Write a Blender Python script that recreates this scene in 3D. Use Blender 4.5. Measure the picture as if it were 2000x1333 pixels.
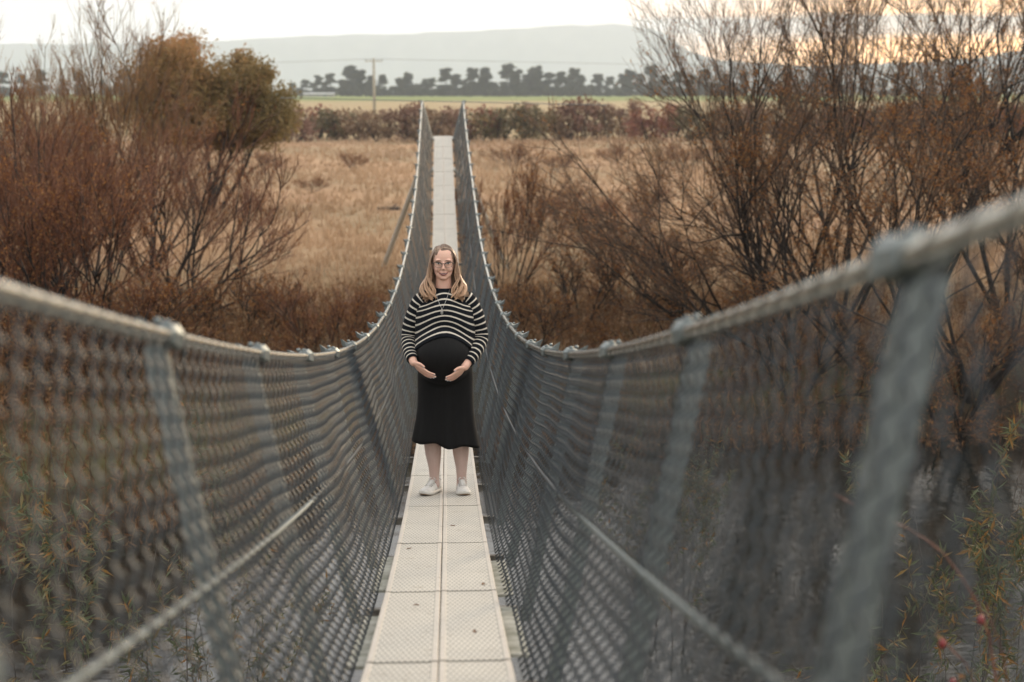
import bpy, bmesh, math, random
import numpy as np
from mathutils import Vector, Matrix, Quaternion
from mathutils.bvhtree import BVHTree

for o in list(bpy.data.objects):
    bpy.data.objects.remove(o, do_unlink=True)
SC = bpy.context.scene
COL = SC.collection
R = math.radians

# ------------------------------------------------------------------ camera
cam_d = bpy.data.cameras.new('camera')
cam = bpy.data.objects.new('camera', cam_d); COL.objects.link(cam)
cam_d.sensor_width = 36; cam_d.lens = 50; cam_d.clip_start = 0.05; cam_d.clip_end = 9000
PITCH, YAW = 9.894, 2.619
cam.location = (0.02, 0, 5.2)
cam.rotation_euler = (R(90 - PITCH), 0, R(-YAW))
cam_d.dof.use_dof = True
cam_d.dof.focus_distance = 9.55
cam_d.dof.aperture_fstop = 2.2
SC.camera = cam

# ------------------------------------------------------------------ sky
SUN_AZ, SUN_EL = 31.0, 13.0           # degrees right of the bridge axis, above the horizon
world = bpy.data.worlds.new('World'); SC.world = world; world.use_nodes = True
wt = world.node_tree; wt.nodes.clear()
def wn(t, **k):
    n = wt.nodes.new(t)
    for a, b in k.items(): setattr(n, a, b)
    return n
def wmath(op, a, b=None, c=None, clamp=False):
    n = wn('ShaderNodeMath', operation=op, use_clamp=clamp)
    for i, v in enumerate((a, b, c)):
        if v is None: continue
        if isinstance(v, (int, float)): n.inputs[i].default_value = v
        else: wt.links.new(v, n.inputs[i])
    return n.outputs[0]
def wramp(f, stops):
    n = wn('ShaderNodeValToRGB'); wt.links.new(f, n.inputs[0])
    e = n.color_ramp.elements
    while len(e) < len(stops): e.new(0.5)
    for el, (p, c) in zip(e, stops): el.position = p; el.color = (c[0], c[1], c[2], 1)
    return n.outputs[0]
def wmix(f, a, b, mode='MIX'):
    n = wn('ShaderNodeMix', data_type='RGBA', blend_type=mode, clamp_factor=True)
    for s, v in ((n.inputs[0], f), (n.inputs[6], a), (n.inputs[7], b)):
        if isinstance(v, (int, float)): s.default_value = v
        elif isinstance(v, tuple): s.default_value = (v[0], v[1], v[2], 1)
        else: wt.links.new(v, s)
    return n.outputs[2]
tc = wn('ShaderNodeTexCoord')
sep = wn('ShaderNodeSeparateXYZ'); wt.links.new(tc.outputs['Generated'], sep.inputs[0])
X, Y, Z = sep.outputs
zc = wmath('MAXIMUM', Z, 0.0)
den = wmath('ADD', zc, 0.035)
comb = wn('ShaderNodeCombineXYZ')
wt.links.new(wmath('DIVIDE', X, den), comb.inputs[0]); wt.links.new(wmath('DIVIDE', Y, den), comb.inputs[1])
noise = wn('ShaderNodeTexNoise'); wt.links.new(comb.outputs[0], noise.inputs['Vector'])
noise.inputs['Scale'].default_value = 0.16; noise.inputs['Detail'].default_value = 5; noise.inputs['Roughness'].default_value = 0.55
# overcast deck: grey-white, a little darker where the cloud is thick
cloud = wramp(noise.outputs[0], [(0.30, (1.20, 1.18, 1.17)), (0.48, (1.50, 1.45, 1.41)), (0.62, (1.75, 1.67, 1.59)), (0.75, (1.98, 1.87, 1.75))])
nish = wn('ShaderNodeTexSky', sky_type='NISHITA', sun_disc=False)
nish.sun_elevation = R(SUN_EL); nish.sun_rotation = R(SUN_AZ); nish.air_density = 1.2; nish.dust_density = 2.0
nscale = wmix(1.0, nish.outputs[0], (0.10, 0.10, 0.10), 'MULTIPLY')
cover = wramp(noise.outputs[0], [(0.30, (0.97, 0.97, 0.97)), (0.70, (0.80, 0.80, 0.80))])
skyc = wmix(cover, nscale, cloud)
# overcast luminance: dimmer towards the horizon, brighter on the sunset side
elev = wramp(zc, [(0.0, (0.66, 0.66, 0.66)), (0.12, (0.74, 0.74, 0.74)), (0.45, (1.0, 1.0, 1.0)), (1.0, (1.12, 1.12, 1.12))])
skyc = wmix(1.0, skyc, elev, 'MULTIPLY')
dv0 = wn('ShaderNodeVectorMath', operation='DOT_PRODUCT')
wt.links.new(tc.outputs['Generated'], dv0.inputs[0]); dv0.inputs[1].default_value = (math.sin(R(SUN_AZ + 35)), math.cos(R(SUN_AZ + 35)), 0)
sidef = wramp(wmath('MULTIPLY_ADD', dv0.outputs['Value'], 0.5, 0.5), [(0.0, (0.80, 0.81, 0.83)), (0.6, (1.0, 1.0, 1.0)), (1.0, (1.30, 1.27, 1.22))])
skyc = wmix(1.0, skyc, sidef, 'MULTIPLY')
# brighter strip of open sky above the ranges, warm towards the low sun
dotv = wn('ShaderNodeVectorMath', operation='DOT_PRODUCT')
wt.links.new(tc.outputs['Generated'], dotv.inputs[0]); dotv.inputs[1].default_value = (math.sin(R(SUN_AZ)), math.cos(R(SUN_AZ)), 0)
az = wramp(dotv.outputs['Value'], [(0.84, (0, 0, 0)), (0.93, (0.16, 0.16, 0.16)), (0.962, (0.75, 0.75, 0.75)), (1.0, (1, 1, 1))])
n2 = wn('ShaderNodeTexNoise'); wt.links.new(tc.outputs['Generated'], n2.inputs['Vector'])
mp = wn('ShaderNodeMapping'); wt.links.new(tc.outputs['Generated'], mp.inputs[0]); mp.inputs['Scale'].default_value = (5, 5, 60)
wt.links.new(mp.outputs[0], n2.inputs['Vector']); n2.inputs['Scale'].default_value = 1.3; n2.inputs['Detail'].default_value = 4
zz = wmath('ADD', Z, wmath('MULTIPLY', wmath('SUBTRACT', n2.outputs[0], 0.5), 0.022))
strip = wramp(wmath('MULTIPLY', zz, 10.0), [(0.0, (1, 1, 1)), (0.30, (1, 1, 1)), (0.40, (0.12, 0.12, 0.12)), (0.50, (0.05, 0.05, 0.05)), (0.56, (0.55, 0.55, 0.55)), (0.66, (0.1, 0.1, 0.1)), (1.0, (0, 0, 0))])
glow = wmath('MULTIPLY', az, strip)
# the cloud bank in front of the low sun is thick and backlit
lowm = wramp(wmath('MULTIPLY', Z, 2.0), [(0.0, (1, 1, 1)), (0.25, (1, 1, 1)), (0.6, (0, 0, 0))])
bank = wmath('SUBTRACT', 1.0, wmath('MULTIPLY', wmath('MULTIPLY', az, lowm), 0.85))
skyc = wmix(1.0, skyc, bank, 'MULTIPLY')
skyc = wmix(1.0, skyc, wmix(glow, (0, 0, 0), (9.0, 3.9, 0.4)), 'ADD')
low = wramp(wmath('MULTIPLY', Z, 10.0), [(0.0, (0.45, 0.45, 0.45)), (0.35, (0.42, 0.41, 0.39)), (0.60, (0.18, 0.17, 0.16)), (1.0, (0.05, 0.05, 0.05))])
skyc = wmix(1.0, skyc, wmix(1.0, low, bank, 'MULTIPLY'), 'ADD')
bg = wn('ShaderNodeBackground'); wt.links.new(skyc, bg.inputs[0]); bg.inputs[1].default_value = 1.0
wo = wn('ShaderNodeOutputWorld'); wt.links.new(bg.outputs[0], wo.inputs[0])

# ------------------------------------------------------------------ sun (soft, behind cloud)
sd = bpy.data.lights.new('sun', 'SUN'); sun = bpy.data.objects.new('sun', sd); COL.objects.link(sun)
sd.energy = 2.6; sd.angle = R(11); sd.color = (1.0, 0.76, 0.50)
sdir = Vector((math.sin(R(SUN_AZ)) * math.cos(R(SUN_EL)), math.cos(R(SUN_AZ)) * math.cos(R(SUN_EL)), math.sin(R(SUN_EL))))
sun.rotation_euler = (-sdir).to_track_quat('-Z', 'Y').to_euler()
sun.location = sdir * 60

SC.view_settings.view_transform = 'Standard'; SC.view_settings.look = 'None'
SC.view_settings.exposure = 0.13; SC.view_settings.gamma = 1.0
SC.view_settings.use_curve_mapping = False
SC.render.engine = 'CYCLES'
cy = SC.cycles
cy.max_bounces = 6; cy.diffuse_bounces = 3; cy.glossy_bounces = 3; cy.transmission_bounces = 4; cy.transparent_max_bounces = 8
cy.volume_bounces = 2; cy.use_denoising = True; cy.sample_clamp_indirect = 4.0
cy.caustics_reflective = False; cy.caustics_refractive = False

# ------------------------------------------------------------------ helpers
def tag(o, label=None, cat=None, group=None, kind=None):
    if label: o['label'] = label
    if cat: o['category'] = cat
    if group: o['group'] = group
    if kind: o['kind'] = kind
    return o
def empty(name, loc=(0, 0, 0), rz=0.0, scale=1.0):
    o = bpy.data.objects.new(name, None); COL.objects.link(o)
    o.location = loc; o.rotation_euler = (0, 0, rz); o.scale = (scale,) * 3 if not isinstance(scale, tuple) else scale
    o.empty_display_size = 0.2
    return o
def link(name, me, parent=None, mat=None, loc=None, rot=None):
    o = bpy.data.objects.new(name, me); COL.objects.link(o)
    if parent is not None: o.parent = parent
    if mat is not None and not me.materials: me.materials.append(mat)
    if loc is not None: o.location = loc
    if rot is not None: o.rotation_euler = rot
    return o
def copy_tree(o, parent=None):
    c = o.copy(); COL.objects.link(c); c.parent = parent
    for ch in list(o.children):
        copy_tree(ch, c)
    return c
def mesh_np(name, V, faces, smooth=False, attrs=None):
    """V (n,3); faces: list of int arrays (m,k)."""
    V = np.asarray(V, dtype=np.float32)
    me = bpy.data.meshes.new(name)
    me.vertices.add(len(V)); me.vertices.foreach_set('co', V.ravel())
    faces = [np.asarray(f, dtype=np.int32) for f in faces if len(f)]
    tot = sum(f.size for f in faces); npoly = sum(len(f) for f in faces)
    me.loops.add(tot); me.polygons.add(npoly)
    me.loops.foreach_set('vertex_index', np.concatenate([f.ravel() for f in faces]))
    ks = np.concatenate([np.full(len(f), f.shape[1], dtype=np.int32) for f in faces])
    st = np.concatenate([[0], np.cumsum(ks)[:-1]]).astype(np.int32)
    me.polygons.foreach_set('loop_start', st)
    me.polygons.foreach_set('use_smooth', np.full(npoly, smooth, dtype=bool))
    me.update(calc_edges=True)
    if attrs:
        for k, a in attrs.items():
            at = me.attributes.new(k, 'FLOAT', 'POINT'); at.data.foreach_set('value', np.asarray(a, dtype=np.float32))
    return me
def tubes(P, rad, sides=4, cap=True):
    """P (N,n,3) polylines, rad (N,n) -> V, [quads, caps]"""
    P = np.asarray(P, float); rad = np.asarray(rad, float)
    N, n, _ = P.shape
    T = np.gradient(P, axis=1); T /= np.linalg.norm(T, axis=2, keepdims=True) + 1e-12
    D = P[:, -1] - P[:, 0]
    ref = np.where((np.abs(D[:, 2]) > 0.8 * np.linalg.norm(D, axis=1))[:, None], np.array([[1., 0, 0]]), np.array([[0, 0, 1.]]))
    A = np.cross(T, ref[:, None, :]); A /= np.linalg.norm(A, axis=2, keepdims=True) + 1e-12
    B = np.cross(A, T)
    ang = np.arange(sides) * 2 * np.pi / sides
    V = P[:, :, None, :] + rad[:, :, None, None] * (A[:, :, None, :] * np.cos(ang)[None, None, :, None] + B[:, :, None, :] * np.sin(ang)[None, None, :, None])
    idx = np.arange(N * n * sides).reshape(N, n, sides)
    a = idx[:, :-1, :]; b = np.roll(a, -1, axis=2); c = idx[:, 1:, :]; d = np.roll(c, -1, axis=2)
    Q = np.stack([a, b, d, c], axis=-1).reshape(-1, 4)
    F = [Q]
    if cap: F += [idx[:, 0, ::-1].reshape(-1, sides), idx[:, -1, :].reshape(-1, sides)]
    return V.reshape(-1, 3), F
class MB:
    def __init__(s): s.v = []; s.f = {}; s.n = 0; s.at = []
    def add(s, V, F, val=0.0):
        V = np.asarray(V, float)
        for f in F:
            f = np.asarray(f)
            if len(f): s.f.setdefault(f.shape[1], []).append(f + s.n)
        s.v.append(V); s.n += len(V); s.at.append(np.full(len(V), val) if np.isscalar(val) else np.asarray(val))
        return s
    def tube(s, pts, r, sides=6, val=0.0):
        pts = np.asarray(pts, float); r = np.full(len(pts), r) if np.isscalar(r) else np.asarray(r)
        V, F = tubes(pts[None], r[None], sides); return s.add(V, F, val)
    def box(s, c, size, M=None, val=0.0):
        x, y, z = np.asarray(size) / 2.0
        V = np.array([[-x, -y, -z], [x, -y, -z], [x, y, -z], [-x, y, -z], [-x, -y, z], [x, -y, z], [x, y, z], [-x, y, z]])
        if M is not None: V = V @ np.asarray(M).T
        V = V + np.asarray(c)
        return s.add(V, [np.array([[0, 3, 2, 1], [4, 5, 6, 7], [0, 1, 5, 4], [1, 2, 6, 5], [2, 3, 7, 6], [3, 0, 4, 7]])], val)
    def ellipsoid(s, c, r, nu=16, nv=10, M=None, val=0.0):
        u = np.arange(nu) * 2 * np.pi / nu; v = np.linspace(0, np.pi, nv + 1)[1:-1]
        g = np.stack([np.outer(np.sin(v), np.cos(u)), np.outer(np.sin(v), np.sin(u)), np.outer(np.cos(v), np.ones(nu))], -1).reshape(-1, 3)
        V = np.vstack([g, [[0, 0, 1]], [[0, 0, -1]]]) * np.asarray(r)
        if M is not None: V = V @ np.asarray(M).T
        V = V + np.asarray(c)
        idx = np.arange((nv - 1) * nu).reshape(nv - 1, nu); a = idx[:-1]; b = np.roll(a, -1, 1); c2 = idx[1:]; d = np.roll(c2, -1, 1)
        Q = np.stack([a, c2, d, b], -1).reshape(-1, 4)
        t = len(g); T1 = np.stack([np.full(nu, t), idx[0], np.roll(idx[0], -1)], -1); T2 = np.stack([np.full(nu, t + 1), np.roll(idx[-1], -1), idx[-1]], -1)
        return s.add(V, [Q, T1, T2], val)
    def loft(s, rings, cap=True, val=None):
        """rings (n,m,3) closed cross-sections"""
        rings = np.asarray(rings, float); n, m, _ = rings.shape
        idx = np.arange(n * m).reshape(n, m); a = idx[:-1]; b = np.roll(a, -1, 1); c = idx[1:]; d = np.roll(c, -1, 1)
        F = [np.stack([a, b, d, c], -1).reshape(-1, 4)]
        V = rings.reshape(-1, 3); vv = 0.0 if val is None else np.asarray(val).ravel()
        if cap:
            c0 = rings[0].mean(0); c1 = rings[-1].mean(0)
            V = np.vstack([V, c0, c1]); k = n * m
            F.append(np.stack([np.full(m, k), np.roll(idx[0], -1), idx[0]], -1)); F.append(np.stack([np.full(m, k + 1), idx[-1], np.roll(idx[-1], -1)], -1))
            if val is not None: vv = np.concatenate([vv, [vv[0], vv[-1]]])
        return s.add(V, F, vv)
    def mesh(s, name, smooth=False, attr=None):
        return mesh_np(name, np.vstack(s.v), [np.vstack(f) for f in s.f.values()], smooth, {attr: np.concatenate(s.at)} if attr else None)
    def build(s, name, mat, parent=None, smooth=False, attr=None, **k):
        return link(name, s.mesh(name, smooth, attr), parent, mat, **k)
def catmull(P, n):
    P = np.asarray(P, float); P = np.vstack([2 * P[0] - P[1], P, 2 * P[-1] - P[-2]])
    m = len(P) - 3; t = np.linspace(0, m, n); i = np.minimum(t.astype(int), m - 1); u = (t - i)[:, None]
    a, b, c, d = P[i], P[i + 1], P[i + 2], P[i + 3]
    return 0.5 * (2 * b + (c - a) * u + (2 * a - 5 * b + 4 * c - d) * u ** 2 + (3 * b - a - 3 * c + d) * u ** 3)

# ------------------------------------------------------------------ materials
class NT:
    def __init__(s, name):
        s.m = bpy.data.materials.new(name); s.m.use_nodes = True; s.t = s.m.node_tree
        s.b = s.t.nodes['Principled BSDF']; s.out = s.t.nodes['Material Output']
    def n(s, t, **k):
        x = s.t.nodes.new(t)
        for a, b in k.items(): setattr(x, a, b)
        return x
    def l(s, a, b): s.t.links.new(a, b)
    def set(s, sock, v):
        if isinstance(v, (int, float)): sock.default_value = v
        elif isinstance(v, tuple): sock.default_value = (v[0], v[1], v[2], 1) if sock.type == 'RGBA' else v
        else: s.l(v, sock)
    def coord(s, which='Object', scale=(1, 1, 1)):
        c = s.n('ShaderNodeTexCoord').outputs[which] if which != 'Position' else s.n('ShaderNodeNewGeometry').outputs['Position']
        mp = s.n('ShaderNodeMapping'); s.l(c, mp.inputs[0]); mp.inputs['Scale'].default_value = scale
        return mp.outputs[0]
    def noise(s, vec, scale, detail=3, rough=0.55):
        x = s.n('ShaderNodeTexNoise'); s.l(vec, x.inputs['Vector']); x.inputs['Scale'].default_value = scale
        x.inputs['Detail'].default_value = detail; x.inputs['Roughness'].default_value = rough
        return x.outputs[0]
    def math(s, op, a, b=None, c=None, clamp=False):
        x = s.n('ShaderNodeMath', operation=op, use_clamp=clamp)
        for i, v in enumerate((a, b, c)):
            if v is not None: s.set(x.inputs[i], v)
        return x.outputs[0]
    def ramp(s, f, stops, interp='LINEAR'):
        x = s.n('ShaderNodeValToRGB'); s.l(f, x.inputs[0]); e = x.color_ramp.elements; x.color_ramp.interpolation = interp
        while len(e) < len(stops): e.new(0.5)
        for el, (p, c) in zip(e, stops):
            el.position = p; el.color = (c, c, c, 1) if isinstance(c, (int, float)) else (c[0], c[1], c[2], 1)
        return x.outputs[0]
    def mix(s, f, a, b, mode='MIX'):
        x = s.n('ShaderNodeMix', data_type='RGBA', blend_type=mode, clamp_factor=True)
        s.set(x.inputs[0], f); s.set(x.inputs[6], a); s.set(x.inputs[7], b); return x.outputs[2]
    def attr(s, name): return s.n('ShaderNodeAttribute', attribute_name=name).outputs['Fac']
    def rand(s): return s.n('ShaderNodeObjectInfo').outputs['Random']
    def bump(s, h, strength=0.3, dist=0.01):
        x = s.n('ShaderNodeBump'); x.inputs['Strength'].default_value = strength; x.inputs['Distance'].default_value = dist
        s.l(h, x.inputs['Height']); s.l(x.outputs[0], s.b.inputs['Normal'])
    def fin(s, col=None, rough=None, metal=None, spec=None):
        if col is not None: s.set(s.b.inputs['Base Color'], col)
        if rough is not None: s.set(s.b.inputs['Roughness'], rough)
        if metal is not None: s.set(s.b.inputs['Metallic'], metal)
        if spec is not None: s.set(s.b.inputs['Specular IOR Level'], spec)
        return s.m
def mottled(name, c1, c2, scale=8.0, rough=0.6, metal=0.0, bump=0.0, spec=None, coord='Object', c3=None, lo=0.35, hi=0.65):
    t = NT(name); v = t.coord(coord); f = t.noise(v, scale, 4)
    st = [(lo, c1), (hi, c2)] if c3 is None else [(lo, c1), (0.5, c3), (hi, c2)]
    if bump: t.bump(t.noise(v, scale * 4, 3), bump)
    return t.fin(t.ramp(f, st), rough, metal, spec)
def leafmat(name, stops, rough=0.6, trans=0.25, coordscale=40.0, attr='val'):
    """leaf / blade colours spread over a per-leaf random attribute"""
    t = NT(name); col = t.ramp(t.attr(attr), stops)
    t.fin(col, rough, 0.0, 0.25)
    tr = t.n('ShaderNodeBsdfTranslucent'); t.l(col, tr.inputs[0])
    mx = t.n('ShaderNodeMixShader'); mx.inputs[0].default_value = trans
    t.l(t.b.outputs[0], mx.inputs[1]); t.l(tr.outputs[0], mx.inputs[2]); t.l(mx.outputs[0], t.out.inputs[0])
    return t.m

# ------------------------------------------------------------------ terrain
rng = np.random.default_rng(5)
WATER_Z = -1.0
def smooth(a, b, x):
    t = np.clip((x - a) / (b - a), 0, 1); return t * t * (3 - 2 * t)
def vnoise(x, y, s, seed=0):
    """cheap smooth value noise on arrays"""
    x = np.asarray(x) * s + seed * 17.3; y = np.asarray(y) * s - seed * 9.1
    def h(i, j): return (np.sin(i * 127.1 + j * 311.7 + seed) * 43758.5453) % 1.0
    i = np.floor(x); j = np.floor(y); u = x - i; v = y - j; u = u * u * (3 - 2 * u); v = v * v * (3 - 2 * v)
    return (h(i, j) * (1 - u) + h(i + 1, j) * u) * (1 - v) + (h(i, j + 1) * (1 - u) + h(i + 1, j + 1) * u) * v
def bank_far(x): return 22.5 + 1.2 * np.sin(x * 0.13 + 0.5) + 0.8 * (vnoise(x, x * 0, 0.25, 3) - 0.5) + np.clip(-x - 0.5, 0, 8) * -0.85
def bank_near(x): return 8.0 + 0.8 * np.sin(x * 0.17 + 2.0) + 1.0 * (vnoise(x, x * 0, 0.3, 8) - 0.5)
def ground_z(x, y):
    x = np.asarray(x, float); y = np.asarray(y, float)
    bf = bank_far(x); bn = bank_near(x)
    up = smooth(bf - 1.6, bf + 4.0, y); dn = 1 - smooth(bn - 4.0, bn + 1.6, y)
    z = -2.0 + 2.0 * np.maximum(up, dn) - 0.15 * dn
    z = z + up * (0.30 * (vnoise(x, y, 0.09, 1) - 0.5) + 0.12 * (vnoise(x, y, 0.45, 2) - 0.5))
    far = smooth(150, 620, y)
    return z + far * 3.0 + smooth(900, 2300, np.hypot(x, y)) * 1.0
def spaced(lo, hi, fine_lo, fine_hi, step, grow=1.16):
    a = list(np.arange(fine_lo, fine_hi + 1e-6, step)); s = step; p = a[-1]
    while p < hi: s *= grow; p += s; a.append(min(p, hi))
    s = step; p = a[0]; b = []
    while p > lo: s *= grow; p -= s; b.append(max(p, lo))
    return np.array(sorted(set(b)) + a)
gx = spaced(-5200, 5200, -26, 26, 0.5); gy = spaced(-900, 6900, -4, 60, 0.5)
GX, GY = np.meshgrid(gx, gy); GZ = ground_z(GX, GY)
n0, n1 = GX.shape; idx = np.arange(n0 * n1).reshape(n0, n1)
gm = mesh_np('ground', np.stack([GX, GY, GZ], -1).reshape(-1, 3), [np.stack([idx[:-1, :-1], idx[:-1, 1:], idx[1:, 1:], idx[1:, :-1]], -1).reshape(-1, 4)], True)
t = NT('meadow_ground'); pos = t.coord('Position')
nA = t.noise(t.coord('Position', (1, 0.55, 1)), 0.055, 4, 0.6); nB = t.noise(pos, 0.5, 4, 0.6); nC = t.noise(pos, 5.0, 3)
tan = t.ramp(nB, [(0.3, (0.27, 0.170, 0.100)), (0.5, (0.38, 0.245, 0.145)), (0.7, (0.44, 0.30, 0.185))])
olive = t.ramp(nB, [(0.3, (0.22, 0.17, 0.10)), (0.7, (0.31, 0.24, 0.15))])
field = t.mix(t.ramp(nA, [(0.42, 0.0), (0.56, 0.85)]), tan, olive)
rust = t.ramp(nB, [(0.35, (0.20, 0.12, 0.08)), (0.7, (0.29, 0.175, 0.115))])
nD = t.noise(t.coord('Position', (1, 0.5, 1)), 0.11, 3); field = t.mix(t.ramp(nD, [(0.56, 0.0), (0.66, 0.7)]), field, rust)
sp = t.n('ShaderNodeSeparateXYZ'); t.l(t.n('ShaderNodeNewGeometry').outputs['Position'], sp.inputs[0])
yn = t.math('ADD', sp.outputs[1], t.math('MULTIPLY', t.math('SUBTRACT', nA, 0.5), 60.0))
far_tan = t.ramp(nB, [(0.3, (0.30, 0.23, 0.125)), (0.7, (0.36, 0.28, 0.16))])
green = t.ramp(t.noise(pos, 0.03, 3), [(0.35, (0.15, 0.19, 0.06)), (0.65, (0.21, 0.24, 0.085))])
beyond = t.mix(t.ramp(t.math('DIVIDE', yn, 1000.0), [(0.46, 0.0), (0.54, 1.0)]), far_tan, green)
field = t.mix(t.ramp(t.math('DIVIDE', yn, 1000.0), [(0.155, 0.0), (0.185, 1.0)]), field, beyond)
mud = t.ramp(nC, [(0.3, (0.030, 0.023, 0.017)), (0.7, (0.075, 0.056, 0.038))])
bankc = t.ramp(nB, [(0.35, (0.065, 0.042, 0.027)), (0.52, (0.095, 0.085, 0.036)), (0.7, (0.12, 0.075, 0.045))])
hz = t.math('ADD', sp.outputs[2], t.math('MULTIPLY', t.math('SUBTRACT', nB, 0.5), 0.5))
nearb = t.mix(t.ramp(t.math('ADD', hz, 1.0), [(0.25, 0.0), (0.75, 1.0)]), mud, bankc)
col = t.mix(t.ramp(t.math('DIVIDE', t.math('ADD', sp.outputs[1], t.math('MULTIPLY', nB, 8.0)), 100.0), [(0.36, 0.0), (0.50, 1.0)]), nearb, field)
t.bump(nC, 0.6, 0.08)
gmat = t.fin(col, 0.95, 0, 0.1)
tag(link('ground', gm, None, gmat), kind='structure')

# river
wx = np.linspace(-60, 60, 3); wy = np.linspace(-6, 27, 3); WX, WY = np.meshgrid(wx, wy); idx = np.arange(9).reshape(3, 3)
wm = mesh_np('river_water', np.stack([WX, WY, np.full_like(WX, WATER_Z)], -1).reshape(-1, 3), [np.stack([idx[:-1, :-1], idx[:-1, 1:], idx[1:, 1:], idx[1:, :-1]], -1).reshape(-1, 4)])
t = NT('river_water'); v = t.coord('Position', (1, 1, 1))
h = t.math('ADD', t.noise(v, 2.2, 3, 0.5), t.math('MULTIPLY', t.noise(v, 9.0, 3, 0.5), 0.35))
t.bump(h, 0.5, 0.022)
scum = t.ramp(t.noise(t.coord('Position', (0.7, 1.3, 1)), 0.8, 5, 0.65), [(0.52, 0.0), (0.75, 0.6)])
wmat = t.fin(t.mix(scum, (0.012, 0.014, 0.012), (0.04, 0.042, 0.036)), t.math('MULTIPLY_ADD', scum, 0.3, 0.03), 0, 0.9)
tag(link('river_water', wm, None, wmat), kind='structure')

# ------------------------------------------------------------------ far ranges
def ridge(name, prof, dist, depth, mat, seed):
    px = np.array([p[0] for p in prof]); py = np.array([p[1] for p in prof])
    xs = np.linspace(px[0], px[-1], 150); ys = np.interp(xs, px, py) + (vnoise(xs, xs * 0, 0.02, seed) - 0.5) * 4 + (vnoise(xs, xs * 0, 0.07, seed + 1) - 0.5) * 2
    rows = []
    for k, (dd, hh) in enumerate([(-0.5, -0.02), (-0.35, 0.25), (-0.2, 0.55), (-0.08, 0.85), (0, 1.0), (0.25, 0.9), (0.6, 0.4), (1.0, -0.02)]):
        D = dist + dd * depth
        w = (vnoise(xs, xs * 0, 0.03, seed + 3 + k) - 0.5) * (0.12 if k not in (0, 4, 7) else 0)
        top = 5.2 + (182 - ys) / 2778 * dist
        rows.append(np.stack([(xs - 871) / 2778 * D, np.full_like(xs, D), 0 + top * (hh + w)], -1))
    V = np.array(rows); n, m, _ = V.shape; idx = np.arange(n * m).reshape(n, m)
    me = mesh_np(name, V.reshape(-1, 3), [np.stack([idx[:-1, :-1], idx[:-1, 1:], idx[1:, 1:], idx[1:, :-1]], -1).reshape(-1, 4)], True)
    tag(link(name, me, None, mat), kind='structure')
hillm = mottled('bush_clad_hill', (0.05, 0.055, 0.055), (0.12, 0.12, 0.11), 0.012, 0.95, coord='Position')
ridge('mountain_range', [(-900, 98), (-300, 90), (150, 91), (420, 85), (560, 77), (700, 71), (930, 68), (960, 64), (1060, 58), (1170, 52), (1205, 53), (1240, 58), (1280, 63), (1305, 78), (1340, 104), (1400, 120), (1600, 132), (2000, 138), (2900, 140)], 7000, 700, hillm, 3)
ridge('hills', [(1150, 175), (1300, 150), (1400, 128), (1560, 131), (1640, 127), (1800, 124), (1900, 115), (1960, 103), (2040, 98), (2300, 90), (2700, 100), (3000, 130)], 5000, 600, hillm, 11)

# ------------------------------------------------------------------ the bridge
RAILP = [-1.6924226688310733e-06, 8.68259623914657e-05, 0.005384814315388397, -0.2540335998286729, 5.405269836624026]
Y0, Y1 = -1.3, 39.3
BAY = 1.45; POST0 = 1.60
def xc(y): return -0.02 - 0.05 * smooth(26, 40, np.asarray(y, float))
def rail_z(y): return np.polyval(RAILP, np.asarray(y, float))
def deck_z(y): return rail_z(y) - (1.045 - 0.12 * smooth(30, 39, np.asarray(y, float)))
HALF = 0.245; RW = 0.56
t = NT('galvanised_steel'); v = t.coord('Position'); nz = t.noise(v, 60, 3); nz2 = t.noise(v, 7, 3)
steel = t.fin(t.mix(nz2, t.ramp(nz, [(0.3, (0.125, 0.15, 0.155)), (0.7, (0.23, 0.26, 0.262))]), (0.18, 0.205, 0.20)), t.ramp(nz, [(0.3, 0.38), (0.7, 0.55)]), 0.55)
t = NT('weathered_cable'); v = t.coord('Position'); nz = t.noise(v, 90, 3)
cable_m = t.fin(t.ramp(nz, [(0.3, (0.36, 0.38, 0.36)), (0.7, (0.58, 0.57, 0.53))]), 0.42, 0.45); 
t = NT('zinc_wire'); nz = t.noise(t.coord('Position'), 14, 3)
wire_m = t.fin(t.ramp(nz, [(0.3, (0.018, 0.026, 0.034)), (0.7, (0.046, 0.062, 0.075))]), 0.40, 0.25)
t = NT('dull_angle_iron'); nz = t.noise(t.coord('Position'), 25, 4)
angle_m = t.fin(t.ramp(nz, [(0.3, (0.09, 0.075, 0.06)), (0.6, (0.22, 0.21, 0.19))]), 0.6, 0.3)
# deck panel: pale punched tread with plain flanges
t = NT('deck_panel'); oc = t.n('ShaderNodeTexCoord').outputs['Object']
s3 = t.n('ShaderNodeSeparateXYZ'); t.l(oc, s3.inputs[0])
PX, PY = 0.0205, 0.046
row = t.math('FLOOR', t.math('DIVIDE', s3.outputs[1], PY))
fx = t.math('SUBTRACT', t.math('FRACT', t.math('ADD', t.math('DIVIDE', s3.outputs[0], PX), t.math('MULTIPLY', t.math('MODULO', t.math('ABSOLUTE', row), 2.0), 0.5))), 0.5)
fy = t.math('SUBTRACT', t.math('FRACT', t.math('DIVIDE', s3.outputs[1], PY)), 0.5)
d2 = t.math('SQRT', t.math('ADD', t.math('POWER', t.math('MULTIPLY', fx, PX), 2.0), t.math('POWER', t.math('MULTIPLY', fy, PY * 0.36), 2.0)))
inner = t.math('LESS_THAN', t.math('ABSOLUTE', s3.outputs[0]), 0.098)
hole = t.math('MULTIPLY', t.ramp(t.math('MULTIPLY', d2, 100.0), [(0.34, 1.0), (0.52, 0.0)]), inner)
dome = t.math('MULTIPLY', t.ramp(t.math('MULTIPLY', d2, 100.0), [(0.2, 1.0), (0.75, 0.0)]), inner)
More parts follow.
